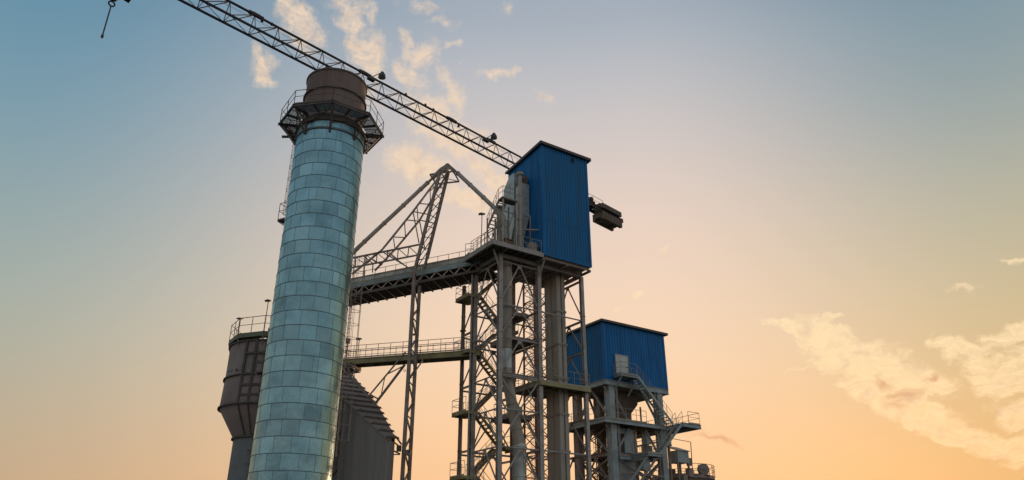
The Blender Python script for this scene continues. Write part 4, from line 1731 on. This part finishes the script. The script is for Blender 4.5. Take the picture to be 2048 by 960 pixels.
# ------------------------------------------------------------------ long inverted-V pipe
t = Thing('transfer_pipe', apx, 'long grey brown pipe rising to the mast head and dropping to the steel tower', 'pipe')
YP = 58.6
pA, pB = at(690, 520, 56.5), at(857, 364, YP)
m = MB()
m.tube(pA, pB, .19, 20)
for k in (.22, .45, .68, .9, .985):
    c = pA.lerp(pB, k)
    dn = (pB - pA).normalized()
    m.tube(c - dn * .04, c + dn * .04, .225, 20)
t.part('rising_pipe', m, M['duct'], smooth=True)
m = MB()
m.tube(pB, apx, .12, 14)
m.tube(at(865, 357, YP), at(881, 340, YP), .2, 14)
t.part('joint_pipe', m, M['steel_rusty'], smooth=True)
pC = at(915, 346, YP)
pD_ = T(.0, .9, fz - .8)
pD_ = at(1004, 430, 55.9)
m = MB()
m.tube(apx, pC, .11, 14)
t.part('joint_pipe', m, M['steel_rusty'], smooth=True)
m = MB()
m.tube(pC, pD_, .19, 20)
dn = (pD_ - pC).normalized()
for k in (.01, .3, .6, .9):
    c = pC.lerp(pD_, k)
    m.tube(c - dn * .05, c + dn * .05, .225, 20)
t.part('falling_pipe', m, M['duct'], smooth=True)
m = MB()
m.tube(pD_, pD_ + dn * .5 - Z * .35, .2, 16)
m.tube(pD_ + dn * .5 - Z * .35, pD_ + dn * .6 - Z * .9, .2, 16)
t.part('elbow', m, M['duct'], smooth=True)

# ------------------------------------------------------------------ silo
SC = V((-20.5, 62.0, 0))
t = Thing('silo', SC, 'brown grey ribbed silo with flared belly and railed roof left of the chimney', 'silo')
R = 3.82
m = MB()
m.lathe(SC, [(0, 19.05), (R, 18.95), (R, 16.05), (R + .02, 16.0), (R + .10, 13.7), (2.48, 11.35)], 64)
bd = t.part('body', m, M['silo'], smooth=True)
m = MB()
m.lathe(SC, [(2.46, 11.45), (2.46, 0)], 56)
t.part('neck', m, M['neck'], smooth=True)
for (r0, z) in ((R + .02, 16.05), (R + .1, 13.68), (2.5, 11.32), (R, 18.85)):
    m = MB()
    m.lathe(SC, [(r0 - .02, z - .06), (r0 + .14, z - .06), (r0 + .14, z + .06), (r0 - .02, z + .06)], 64)
    t.part('ring_stiffener', m, M['silo_rib'], bd, smooth=True)
for k in range(14):
    a = radians(-110 + k * 13)
    o_ = V((cos(a), sin(a), 0))
    m = MB()
    m.bar(SC + o_ * (R + .07) + Z * 13.7, SC + o_ * (R + .05) + Z * 18.9, .20, .16, up=o_)
    m.bar(SC + o_ * (R + .10) + Z * 13.65, SC + o_ * 2.55 + Z * 11.4, .08, .12, up=o_)
    t.part('rib', m, M['silo_rib'], bd)
for z in (17.75, 16.05, 15.15, 14.35):
    m = MB()
    a0_, a1_ = radians(-110), radians(60)
    m.lathe(SC, [(R, z - .08), (R + .16, z - .08), (R + .16, z + .08), (R, z + .08)], 40, a0_, a1_)
    t.part('band', m, M['silo_rib'], bd, smooth=True)
# rust punched marks as small plates
for (u, v) in ((458, 743), (463.5, 741), (472, 739.5), (476, 741), (484, 739), (450, 783), (457, 781), (467.5, 778.5), (478.5, 776.5)):
    d = ray(u, v)
    dn = V((d.x, d.y, 0)).normalized()
    pc = dn * (dn.dot(SC))
    off = (SC - pc).length
    k = dn.dot(SC) - sqrt(max(.01, (R + .01) ** 2 - off ** 2))
    P = dn * k
    o_ = (P - SC).normalized()
    m = MB()
    m.box(V((P.x, P.y, zat(P, v))) - o_ * .01, .03, .16, .16 + .12 * random.random(), o_, Z.cross(o_), Z)
    t.part('rust_patch', m, M['belt'], bd)
RD = 4.0
NP = 10
oc = [SC + V((RD * cos(2 * pi * (i + .5) / NP), RD * sin(2 * pi * (i + .5) / NP), 19.45)) for i in range(NP)]
ic = [SC + V((2.6 * cos(2 * pi * (i + .5) / NP), 2.6 * sin(2 * pi * (i + .5) / NP), 19.45)) for i in range(NP)]
m = MB()
for i in range(NP):
    j = (i + 1) % NP
    m.slab([oc[i], oc[j], ic[j], ic[i]], .04)
M['olive'] = paint('olive_deck_paint', (0.15, 0.18, 0.11), 0.7, 0, (0.10, 0.09, 0.06), .7, 1)
dk = t.part('roof_deck', m, M['olive'])
for i in range(NP):
    j = (i + 1) % NP
    m = MB()
    m.bar(oc[i] - Z * .13, oc[j] - Z * .13, .06, .3)
    t.part('deck_edge', m, M['olive'], dk)
    m = MB()
    m.bar(oc[i] - Z * .12, SC + (oc[i] - SC) * (R - .1) / RD * V((1, 1, 0)).length / sqrt(2) * 1.0 if False else ic[i] - Z * .12, .1, .16)
    m.bar(oc[i] - Z * .2, V((SC.x + (oc[i].x - SC.x) * .95, SC.y + (oc[i].y - SC.y) * .95, 18.5)), .09)
    t.part('deck_bracket', m, M['silo'], dk)
t.part('railing', rail_mb(oc, 1.45, 1.3, .03, close=True), M['steel_dark'], dk)
for zb_ in (16.7, 14.9):
    m = MB()
    q = at(526, 728, 58.6) if zb_ > 16 else at(523, 748, 58.6)
    m.box(q, 1.0, .9, .1)
    m.bar(q + V((.4, .3, -.1)), q + V((.5, .8, -1.0)), .07)
    lad = t.part('ladder_landing', m, M['steel_dark'])
    t.part('railing', rail_mb([q + V((-.45, .4, 0)), q + V((-.45, -.4, 0)), q + V((.5, -.4, 0))], 1.0, .5, .025), M['steel_dark'], lad)
m = MB()
q1, q2 = at(541, 663, 59.4), at(500, 958, 58.9)
q2 = V((q1.x, q1.y, 2))
L_, G_ = ladder_mb(q2, q1, V((-.5, -1, 0)), w=.5, cage=False, r=.03)
t.part('ladder', L_, M['steel_dark'])
m = MB()
q = at(540, 670, 59.3)
m.box(q, .35, .3, 1.2)
t.part('cabinet', m, M['steel_dark'])
for (u1, v1) in ((510, 848), (508, 868), (503, 900), (500, 927)):
    m = MB()
    q = at(u1, v1, 59.4)
    m.bar(q - V((.4, 0, 0)), q + V((.5, 0, .1)), .06)
    t.part('pipe_bracket', m, M['steel_dark'])
t.finish()
for (u, v, hh, lab) in ((526, 676, 0, 'tall lamp post on the silo roof nearest the chimney'), (474, 676, 0, 'short twin lamp post at the left of the silo roof')):
    e_ = copy_tree(LP)
    q = at(u, v, 58.9 if u > 500 else 60.2)
    e_.location = V((q.x, q.y, 19.45))
    if u < 500:
        e_.scale = (1, 1, .62)
    e_['label'] = lab

# ------------------------------------------------------------------ grey building with stepped roof
t = Thing('grey_building', RB, 'grey concrete building with steep stepped roof sheets partly behind the chimney', 'building')
tl = 17.0
wallpts = [V((RB.x, RB.y, 0)), V((RB.x, RB.y, WB.z)), WB + (B + Z * rs) * tl, RB + B * tl]
m = MB()
m.solid(wallpts, A * .25)
gw = t.part('gable_wall', m, M['concrete'])
fe = along(RB, A, 789.5, 900)
m = MB()
m.solid([V((RB.x, RB.y, 0)) + A * .25, V((RB.x, RB.y, WB.z)) + A * .25, V((RB.x, RB.y, WB.z)) + A * 9, RB + A * 9], B * .25) if False else None
pn = roofpt(790, 877)
m.solid([RB + A * .2, RB + A * .2 + Z * WB.z, V((pn.x, pn.y, WB.z)), V((pn.x, pn.y, 0))], B * .25)
t.part('side_wall', m, M['concrete'])
far = [roofpt(790, 877), roofpt(757, 815), roofpt(727, 779), roofpt(700, 752), roofpt(640, 700)]
nrm = A.cross(B + Z * rs).normalized()
if nrm.z < 0:
    nrm = -nrm
near = [WB, WB + (B + Z * rs) * tl]
far_pl = V((pn.x, pn.y, 0))
m = MB()
m.solid([V((far[0].x, far[0].y, 0)), far[0], far[1], far[2], far[3], far[4], V((far[4].x, far[4].y, 0))], B * .2)
t.part('back_wall', m, M['concrete'])
m = MB()
m.solid([near[0] - B * .2 - Z * rs * .2, far[0], far[1], far[2], far[3], far[4], near[1]], nrm * .10)
rf = t.part('roof', m, M['tile'])
# stepped sheets: ribs along A at constant heights
slopev = (B + Z * rs)


def s_of(P):
    return (P - WB).dot(B)


fs_ = [(s_of(p), (p - WB).dot(A)) for p in far]
sN = 14
prev_s = 0
k = 0
s = .15
while s < fs_[-1][0] - .5:
    # far extent at s
    a_f = None
    for (s1, x1), (s2, x2) in zip(fs_[:-1], fs_[1:]):
        if min(s1, s2) <= s <= max(s1, s2):
            a_f = x1 + (x2 - x1) * (s - s1) / (s2 - s1)
    if a_f is None:
        a_f = fs_[0][1]
    step = 1.6
    m = MB()
    p0, p1_ = WB + slopev * s, WB + slopev * (s + step)
    m.add([p0 + nrm * .20 - A * .04, p0 + nrm * .20 + A * (a_f + .06), p1_ + nrm * .10 + A * (a_f + .2), p1_ + nrm * .10 - A * .12,
           p0 + nrm * .10 - A * .12, p0 + nrm * .10 + A * (a_f + .25), p1_ + nrm * .02 + A * (a_f + .2), p1_ + nrm * .02 - A * .12],
          [(0, 1, 2, 3), (4, 7, 6, 5), (0, 4, 5, 1), (1, 5, 6, 2), (2, 6, 7, 3), (3, 7, 4, 0)])
    t.part('roof_sheet', m, M['tile'], rf)
    m = MB()
    m.bar(p0 + nrm * .21 - A * .03, p0 + nrm * .21 + A * (a_f + .08), .08, .10, up=nrm)
    t.part('sheet_lap', m, M['tile'], rf)
    for j in range(max(1, int(a_f / 1.6))):
        m = MB()
        c = p0 + nrm * .26 + A * (.5 + j * 1.6)
        m.bar(c, c + slopev.normalized() * .7 - nrm * .08, .12, .08, up=nrm)
        t.part('sheet_strap', m, M['tile'], rf)
    s += step
# recessed bay with diagonal brackets at the left of the wall
ls = along(RB, B, 690, 880)
m = MB()
m.solid([RB + B * ls - A * .0, RB + B * ls + Z * (WB.z + rs * ls - .1), RB + B * (ls + .3) + Z * (WB.z + rs * (ls + .3) - .1), RB + B * (ls + .3)], -A * .3)
t.part('pilaster', m, M['concrete'])
for i in range(7):
    z = 3.0 + i * 1.55
    m = MB()
    m.bar(RB + B * (ls + .4) - A * .3 + Z * z, RB + B * (ls + 2.2) - A * .5 + Z * (z - 1.0), .12, .2)
    m.bar(RB + B * (ls + .9) - A * .3 + Z * (z - .9), RB + B * (ls + 1.9) - A * .3 + Z * (z - .75), .1, .1)
    t.part('wall_bracket', m, M['steel_dark'])
for (s_, w, hh, dz_) in ((3.4, .25, 2.4, .1), (2.35, .15, 1.7, .1), (1.0, .12, 1.2, .05)):
    pass
t.finish()

# ------------------------------------------------------------------ small blue house on heavy frame (right)
SO = at(1208, 720, 67)
SO.z = 0
SLA, SLB = 8.0, 5.65
SZB, SZT = 17.72, 23.30


def S(a, b, z=0.0):
    return SO + A * a + B * b + Z * z


t = Thing('crusher_tower', SO, 'lower squat tower with a blue cladded house, pale door and outside stairs', 'tower')
house(t, SO, SLA, SLB, SZB, SZT, SZT - .02, [], (M['blue'], M['blue2']), .33)
m = MB()
pts = [(-.3, -.3), (SLA + .45, -.3), (SLA + .45, SLB + .3), (-.3, SLB + .3)]
m.slab([S(a, b, SZT + .14) for a, b in pts], .10)
rf = t.part('roof', m, M['flash'])
m = MB()
for i in range(4):
    p, q = pts[i], pts[(i + 1) % 4]
    m.bar(S(*p, SZT + .05), S(*q, SZT + .05), .04, .22)
t.part('fascia', m, M['flash'], rf)
for (x, y) in ((0, 0), (SLA, 0), (0, SLB), (SLA, SLB)):
    m = MB()
    sx = -1 if x == 0 else 1
    sy = -1 if y == 0 else 1
    c = S(x + sx * .03, y + sy * .03)
    m.box(c + A * (-sx * .08) + B * (sy * .035) + Z * (SZB + SZT) / 2, .22, .012, SZT - SZB, A, B, Z)
    m.box(c + B * (-sy * .08) + A * (sx * .035) + Z * (SZB + SZT) / 2, .012, .22, SZT - SZB, A, B, Z)
    t.part('corner_trim', m, M['blue'])
dz0, dz1 = 18.22, 20.2
m = MB()
m.box(S(2.08, -.13, (dz0 + dz1) / 2), 1.50, .08, dz1 - dz0, A, B, Z)
dr = t.part('door', m, M['door'])
m = MB()
m.box(S(2.68, -.20, 19.15), .16, .05, .08, A, B, Z)
t.part('handle', m, M['belt'], dr)
m = MB()
for (x, w, z, h) in ((1.28, .08, (dz0 + dz1) / 2, dz1 - dz0), (2.88, .08, (dz0 + dz1) / 2, dz1 - dz0), (2.08, 1.68, dz1 + .04, .08)):
    m.box(S(x, -.14, z), w, .12, h, A, B, Z)
t.part('door_frame', m, M['steel_blue'], dr)
m = MB()
m.slab([S(.08, .08, SZB - .02), S(SLA - .08, .08, SZB - .02), S(SLA - .08, SLB - .08, SZB - .02), S(.08, SLB - .08, SZB - .02)], .1)
for i in range(7):
    b = .3 + i * (SLB - .6) / 6
    m.bar(S(.2, b, SZB - .3), S(SLA - .2, b, SZB - .3), .14, .35)
t.part('floor_frame', m, M['steel_rusty'])
for (p, q) in (((-.08, -.04), (SLA + .05, -.04)), ((-.04, -.08), (-.04, SLB + .05)), ((SLA, 0), (SLA, SLB)), ((0, SLB), (SLA, SLB))):
    m = MB()
    m.hsec(S(*p, SZB - .26), S(*q, SZB - .26), .2, .48, Z, .04)
    t.part('edge_beam', m, M['steel_blue'])
ca = [(.75, .35), (6.9, .35), (.55, 4.9), (6.9, 4.9), (3.4, 4.9)]
for (a, b) in ca:
    m = MB()
    wdt = .72
    m.hsec(S(a, b, 0), S(a, b, SZB - .5), wdt * .9, wdt, B, .09)
    m.box(S(a, b, SZB / 2), wdt * .8, .5, SZB - .6, A, B, Z)
    z = 1.0
    while z < SZB - 1:
        m.box(S(a, b - wdt / 2 - .01, z), wdt * .55, .05, .08, A, B, Z)
        z += 2.05
    t.part('column', m, M['steel_blue' if b < 1 else 'steel_rusty'])
D2 = zat(SO, 836) - .05


def deck(th, a0, a1, b0, b1, z, nm='deck', mt='steel_blue', dep=.34, rails=None, top='yellow', step=1.3):
    m = MB()
    m.slab([S(a0, b0, z), S(a1, b0, z), S(a1, b1, z), S(a0, b1, z)], .05)
    d_ = th.part(nm, m, M[top])
    for (p, q) in (((a0, b0), (a1, b0)), ((a0, b0), (a0, b1)), ((a1, b0), (a1, b1)), ((a0, b1), (a1, b1))):
        m = MB()
        m.hsec(S(*p, z - .05 - dep / 2), S(*q, z - .05 - dep / 2), .16, dep, Z, .03)
        th.part('edge_beam', m, M[mt], d_)
    n = max(1, int((a1 - a0) / 1.1))
    m = MB()
    for i in range(1, n):
        a = a0 + (a1 - a0) * i / n
        m.bar(S(a, b0 + .1, z - .16), S(a, b1 - .1, z - .16), .08, .2)
    if m.v:
        th.part('joist', m, M['steel_dark'], d_)
    for r_ in rails or []:
        th.part('railing', rail_mb([S(x, y, z) for x, y in r_], 1.1, step, .024), M['rail'], d_)
    return d_


deck(t, -.55, 8.3, -.35, 5.9, D2, rails=[[(4.6, -.3), (-.5, -.3), (-.5, 5.8)], [(8.25, 2.0), (8.25, 5.8), (-.5, 5.8)]])
deck(t, 8.3, 9.65, -2.3, 1.9, D2 + .05, 'landing', rails=[[(8.1, -2.25), (9.6, -2.25), (9.6, 1.85), (8.35, 1.85)]])
deck(t, 7.35, 8.3, -2.3, -.35, D2 + .05, 'landing')
# door landing
deck(t, 1.0, 3.1, -1.15, -.1, dz0 - .02, 'landing', dep=.22, top='steel_blue', rails=[[(1.05, -.15), (1.05, -1.1), (3.0, -1.1)]], step=1.0)
m = MB()
m.bar(S(1.1, -1.1, dz0 - .3), S(1.1, .3, SZB - 1.2), .12)
m.bar(S(3.0, -1.1, dz0 - .3), S(3.0, .3, SZB - 1.2), .12)
t.part('bracket', m, M['steel_blue'])
flight(t, S(7.2, -.72, D2 + .05), S(3.1, -.72, dz0 - .05), .8, B, mt='steel_blue', step_m='steel_blue', n=17)
D3 = zat(S(3, -2.0), 906)
flight(t, S(4.2, -1.75, D3), S(7.4, -1.75, D2 + .05), .85, B, mt='steel_blue', step_m='steel_blue', n=13)
deck(t, 2.6, 4.2, -2.25, -.1, D3, 'landing', dep=.24, top='steel_blue', rails=[[(2.65, -.2), (2.65, -2.2), (4.1, -2.2)]], step=.75)
m = MB()
m.hsec(S(1.1, -.2, D3 - .3), S(4.3, -.2, D3 - .3), .16, .3, Z, .03)
m.hsec(S(2.5, 2.2, D3 - .45), S(2.5, -2.3, D3 - .45), .16, .26, Z, .03)
m.bar(S(2.5, -2.1, D3 - .5), S(1.2, -.1, D3 - 3.4), .18)
m.bar(S(3.6, -2.1, D3 - .5), S(2.3, -.1, D3 - 3.4), .18)
t.part('landing_bracket', m, M['steel_blue'])
# braces (diagonals) and interior beams
DB = []
z_mid = (SZB - .5 + D2) / 2
DB += [((.75, .35, D2), (.6, 2.6, SZB - .6)), ((.6, 2.8, SZB - .6), (.55, 4.9, D2)), ((1.1, .5, SZB - .6), (3.2, .6, D2)), ((.75, .6, D2 - 3.0), (.6, 3.2, D2 - .5)), ((.6, 2.6, D2 - .5), (.55, 4.9, D2 - 3.2)),
       ((.55, 4.9, D2), (2.0, 4.9, SZB - .6)), ((3.4, 4.9, D2), (2.0, 4.9, SZB - .6)), ((3.4, 4.9, D2), (5.1, 4.9, SZB - .6)), ((6.9, 4.9, D2), (5.1, 4.9, SZB - .6)),
       ((6.9, .35, D2 - 3.4), (5.0, .35, D2 - .5)), ((3.0, .4, D2 - .5), (1.1, .4, D2 - 3.0)), ((6.6, .5, SZB - 3.0), (5.2, .6, SZB - .6))]
for (p, q) in DB:
    m = MB()
    m.hsec(S(*p), S(*q), .15, .17, A, .03)
    t.part('brace', m, M['steel_blue' if p[1] < 1 else 'steel_rusty'])
for zz in (D2 - 2.95, D2 - 5.6, D2 - 8.3):
    for (p, q) in (((.75, .35), (.55, 4.9)), ((.55, 4.9), (6.9, 4.9)), ((6.9, .35), (6.9, 4.9)), ((.75, .35), (6.9, .35)), ((3.4, 4.9), (3.6, .4))):
        m = MB()
        m.hsec(S(*p, zz), S(*q, zz), .2, .32, Z, .03)
        t.part('beam', m, M['steel_rusty'])
    for (p, q) in (((.75, .35, zz - 2.5), (.6, 4.6, zz - .2)), ((.6, 4.9, zz - 2.5), (.7, .6, zz - .2)), ((.6, 4.9, zz - .2), (3.4, 4.9, zz - 2.6)), ((3.4, 4.9, zz - .2), (6.9, 4.9, zz - 2.6)), ((3.4, 4.9, zz - 2.6), (6.9, 4.9, zz - .2)),
                   ((6.9, .5, zz - .2), (6.9, 4.9, zz - 2.6)), ((6.9, 4.9, zz - .2), (6.9, .5, zz - 2.6)), ((6.9, .35, zz - .3), (3.6, .35, zz - 2.6))):
        m = MB()
        m.bar(S(*p), S(*q), .14)
        t.part('brace', m, M['steel_rusty'])
for (p, q, w) in (((.9, .3, D3 - .2), (6.7, .3, D3 - 2.9), .13), ((6.7, .3, D3 - .2), (3.6, .3, D3 - 2.9), .13), ((3.4, 4.7, D2 - .4), (.9, 2.5, D2 - 3.0), .12), ((.6, 2.4, D2 - 3.0), (.7, 4.6, D2 - 5.4), .12),
                  ((.7, .6, D2 - 5.6), (.6, 2.6, D2 - 3.2), .12), ((5.6, .8, D2 - .4), (5.6, .8, D2 - 9.5), .1), ((4.9, 2.6, D2 - .3), (4.9, 2.6, D2 - 9.5), .16), ((1.8, 3.9, SZB - .5), (1.8, 3.9, 4.0), .08),
                  ((2.2, 4.2, SZB - .5), (2.2, 4.2, D2), .12), ((.7, .1, D3 - 1.6), (6.8, .1, D3 - 1.6), .14), ((6.9, .5, D2 - 1.4), (6.9, 4.9, D2 - 1.4), .12), ((5.2, 4.9, D2 - .4), (6.9, 4.9, D2 - 2.9), .12)):
    m = MB()
    m.bar(S(*p), S(*q), w)
    t.part('brace', m, M['steel_rusty'])
for (a, b) in ((.75, .35), (6.9, .35)):
    for zz in (D2 - .4, SZB - .55):
        for sg in (-1, 1):
            m = MB()
            m.bar(S(a, b, zz - .75), S(a + sg * .7, b, zz - .05), .13)
            t.part('knee_brace', m, M['steel_blue'])
# rear lacing, thin pipes and cable runs
for i in range(6):
    zt_ = D2 - .5 - i * 1.4
    for (x0, x1) in ((.6, 3.4), (3.4, 6.9)):
        m = MB()
        m.bar(S(x0, 4.7, zt_), S(x1, 4.7, zt_ - 1.4), .07)
        m.bar(S(x1, 4.75, zt_), S(x0, 4.75, zt_ - 1.4), .07)
        t.part('lacing', m, M['steel_rusty'])
    m = MB()
    m.bar(S(.6, 1.0, zt_ - .2), S(.6, 4.6, zt_ - 1.4), .08)
    t.part('lacing', m, M['steel_rusty'])
for (a, b, r_, z1) in ((1.35, .1, .05, SZB - .6), (1.5, .1, .035, SZB - .6), (6.3, .1, .05, SZB - .6), (4.4, 1.2, .14, D2 - .3), (5.9, 1.8, .09, D2 + 2)):
    m = MB()
    m.tube(S(a, b, 0), S(a, b, z1), r_, 8)
    t.part('pipe', m, M['steel'])
for (a, b, z, w, h) in ((5.0, .9, D3 - .6, .9, 1.0), (6.0, 1.4, D2 - 2.2, .8, .9), (1.6, 1.6, D3 - 2.2, .7, 1.1), (5.3, .7, D3 + 1.6, .5, .7)):
    m = MB()
    m.box(S(a, b, z), w, .7, h, A, B, Z)
    m.tube(S(a, b, z + h / 2), S(a, b, z + h / 2 + .5), .16, 12)
    t.part('gear_box', m, M['steel_blue'])
# interior stairs and railing clutter
for i, zz in enumerate((D2 - 2.9, D2 - 5.5, D2 - 8.2)):
    flight(t, S(1.6 + 2.4 * (i % 2), 3.6, zz - 2.6), S(4.0 - 2.4 * (i % 2), 3.6, zz), .8, B, mt='steel_rusty', step_m='steel_dark', n=9, rmat='steel_rusty')
    m = MB()
    m.slab([S(.8, 3.0, zz + .2), S(6.6, 3.0, zz + .2), S(6.6, 4.8, zz + .2), S(.8, 4.8, zz + .2)], .06)
    lf = t.part('deck', m, M['steel_rusty'])
    t.part('railing', rail_mb([S(.8, 3.0, zz + .2), S(6.6, 3.0, zz + .2)], 1.1, 1.0, .024), M['steel_rusty'], lf)
t.finish()
# machines inside the right tower
e = Thing('screen_hopper', S(4.2, 2.2, D2), 'boxy dark hopper hanging under the floor of the lower blue house', 'hopper')
m = MB()
tp = [S(a, b, SZB - .5) for a, b in ((2.6, 1.6), (5.4, 1.6), (5.4, 3.4), (2.6, 3.4))]
md = [S(a, b, SZB - 1.5) for a, b in ((2.6, 1.6), (5.4, 1.6), (5.4, 3.4), (2.6, 3.4))]
bo = [S(a, b, D2 + .6) for a, b in ((3.2, 2.0), (4.2, 2.0), (4.2, 2.9), (3.2, 2.9))]
m.add(tp + md + bo, [(0, 1, 5, 4), (1, 2, 6, 5), (2, 3, 7, 6), (3, 0, 4, 7), (4, 5, 9, 8), (5, 6, 10, 9), (6, 7, 11, 10), (7, 4, 8, 11), (8, 9, 10, 11), (0, 3, 2, 1)])
e.part('hopper_body', m, M['steel_dark'])
m = MB()
m.box(S(3.7, 2.45, D2 - 2), 1.3, 1.1, 4.6, A, B, Z)
e.part('chute', m, M['steel_blue'])
for k in range(3):
    m = MB()
    m.box(S(3.7, 2.45, D2 - .5 - 1.4 * k), 1.4, 1.2, .08, A, B, Z)
    e.part('flange', m, M['steel_blue'])
e = Thing('machine_housing', S(2.6, .9, D3 - 2), 'grey plate housing behind the lowest stair landing', 'machine')
m = MB()
m.box(S(2.6, 1.3, (D2 - .5) / 2), 2.3, 1.2, D2 - .6, A, B, Z)
e.part('housing', m, M['steel_blue'])
m = MB()
m.box(S(2.1, .66, D3 + 1.1), .8, .06, 1.8, A, B, Z)  # dark plate on the solid housing, coloured as the shade inside a gap
e.part('opening_shade', m, M['belt'])

# ------------------------------------------------------------------ equipment at lower right
Yq = 74.0


def q3(u, v, Y=Yq):
    return at(u, v, Y)


e = Thing('vent_pot', q3(1336, 890), 'small grey canister vent beside the right column of the lower tower', 'vent')
c = q3(1337, 892, 72)
m = MB()
m.lathe(V((c.x, c.y, 0)), [(0, c.z), (.33, c.z), (.36, c.z + .1), (.30, c.z + .1), (.30, c.z + 1.0), (.38, c.z + 1.02), (.38, c.z + 1.12), (0, c.z + 1.15)], 20)
e.part('canister', m, M['steel'], smooth=True)
m = MB()
m.path([c + V((.25 * cos(a), 0, 1.1 + .45 * sin(a))) for a in [pi * k / 8 for k in range(9)]], .03, 6)
e.part('handle', m, M['steel_dark'])
m = MB()
m.bar(V((c.x, c.y, c.z)), V((c.x, c.y, 0)), .2, .2)
e.part('stand', m, M['steel_rusty'])
e = Thing('conveyor_head_box', q3(1362, 915), 'grey hooded conveyor head box with sloping lid at the lower right', 'conveyor box')
bl = q3(1354, 905, 72)
z0, z1 = zat(bl, 924), zat(bl, 900)
hb = V((bl.x, bl.y, 0))
m = MB()
m.box(hb + A * .8 + B * .6 + Z * (z0 + z1) / 2, 1.5, 1.2, z1 - z0, A, B, Z)
e.part('box', m, M['steel_blue'])
m = MB()
m.add([hb + A * -.1 - B * .1 + Z * (z1 + .02), hb + A * 1.7 - B * .1 + Z * (z1 + .02), hb + A * 1.7 + B * 1.6 + Z * (z1 + .6), hb + A * -.1 + B * 1.6 + Z * (z1 + .6),
       hb + A * -.1 - B * .1 + Z * (z1 - .06), hb + A * 1.7 - B * .1 + Z * (z1 - .06), hb + A * 1.7 + B * 1.6 + Z * (z1 + .5), hb + A * -.1 + B * 1.6 + Z * (z1 + .5)],
      [(0, 1, 2, 3), (4, 7, 6, 5), (0, 4, 5, 1), (1, 5, 6, 2), (2, 6, 7, 3), (3, 7, 4, 0)])
e.part('lid', m, M['steel'])
for (x, y) in ((.1, .1), (1.5, .1), (.1, 1.2), (1.5, 1.2)):
    m = MB()
    m.bar(hb + A * x + B * y, hb + A * x + B * y + Z * z0, .16, .16)
    e.part('leg', m, M['steel_rusty'])
m = MB()
m.bar(hb + A * 1.75 + B * -.1 + Z * (z0 - 1.2), hb + A * 1.9 - B * .1 + Z * (z1 + .9), .06)
m.bar(hb + A * 1.9 - B * .1 + Z * (z1 + .9), hb + A * -.2 + B * .9 + Z * (z1 + 1.25), .05)
m.box(hb + A * 1.75 + B * .2 + Z * (z0 + .15), .4, .4, .7, A, B, Z)
m.box(hb + A * 1.35 - B * .1 + Z * (z0 - .9), .6, .5, .8, A, B, Z)
m.box(hb + A * .5 - B * .1 + Z * (z0 - 1.5), .5, .5, .7, A, B, Z)
e.part('guard_frame', m, M['steel_rusty'])
# round thickener deck with railing and drum
tcn = q3(1360, 945, 76)
TZ = zat(tcn, 951)
cx_ = V((at(1380, 950, 78).x - 0.6, 79.0, 0))
TR = 3.3
e = Thing('round_tank', cx_, 'round tank with a curved railing at the lower right edge of the plant', 'tank')
m = MB()
m.lathe(cx_, [(TR - .3, 0), (TR - .3, TZ - .25), (TR, TZ - .22), (TR, TZ), (0, TZ + .01)], 56)
e.part('tank_wall', m, M['steel_rusty'], smooth=True)
rp = [cx_ + V((TR * cos(a), TR * sin(a), TZ)) for a in [2 * pi * k / 20 for k in range(20)]]
e.part('railing', rail_mb(rp, 1.15, 1.2, .03, close=True), M['steel_rusty'])
m = MB()
m.tube(cx_ + V((-2.2, -2.8, TZ + .12)), cx_ + V((1.6, -2.5, TZ + .12)), .13, 10)
m.box(cx_ + V((-1.6, -2.6, TZ + .35)), .7, .5, .6)
m.box(cx_ + V((-2.4, -2.2, TZ + .8)), .5, .5, 1.5)
e.part('machinery', m, M['steel_dark'])
dc = q3(1407, 945, 76.4)
e = Thing('cable_drum', dc, 'round dark cable drum standing on the round tank deck', 'drum')
m = MB()
ax = V((.25, -.97, 0)).normalized()
dc.z = TZ + .62
m.tube(dc - ax * .22, dc - ax * .16, .56, 28)
m.tube(dc + ax * .22, dc + ax * .16, .56, 28)
m.tube(dc - ax * .16, dc + ax * .16, .44, 24)
m.tube(dc - ax * .26, dc + ax * .26, .12, 12)
e.part('reel', m, M['steel_rusty'])
m = MB()
m.box(dc - Z * .56, 1.1, .5, .1)
e.part('stand', m, M['steel_dark'])
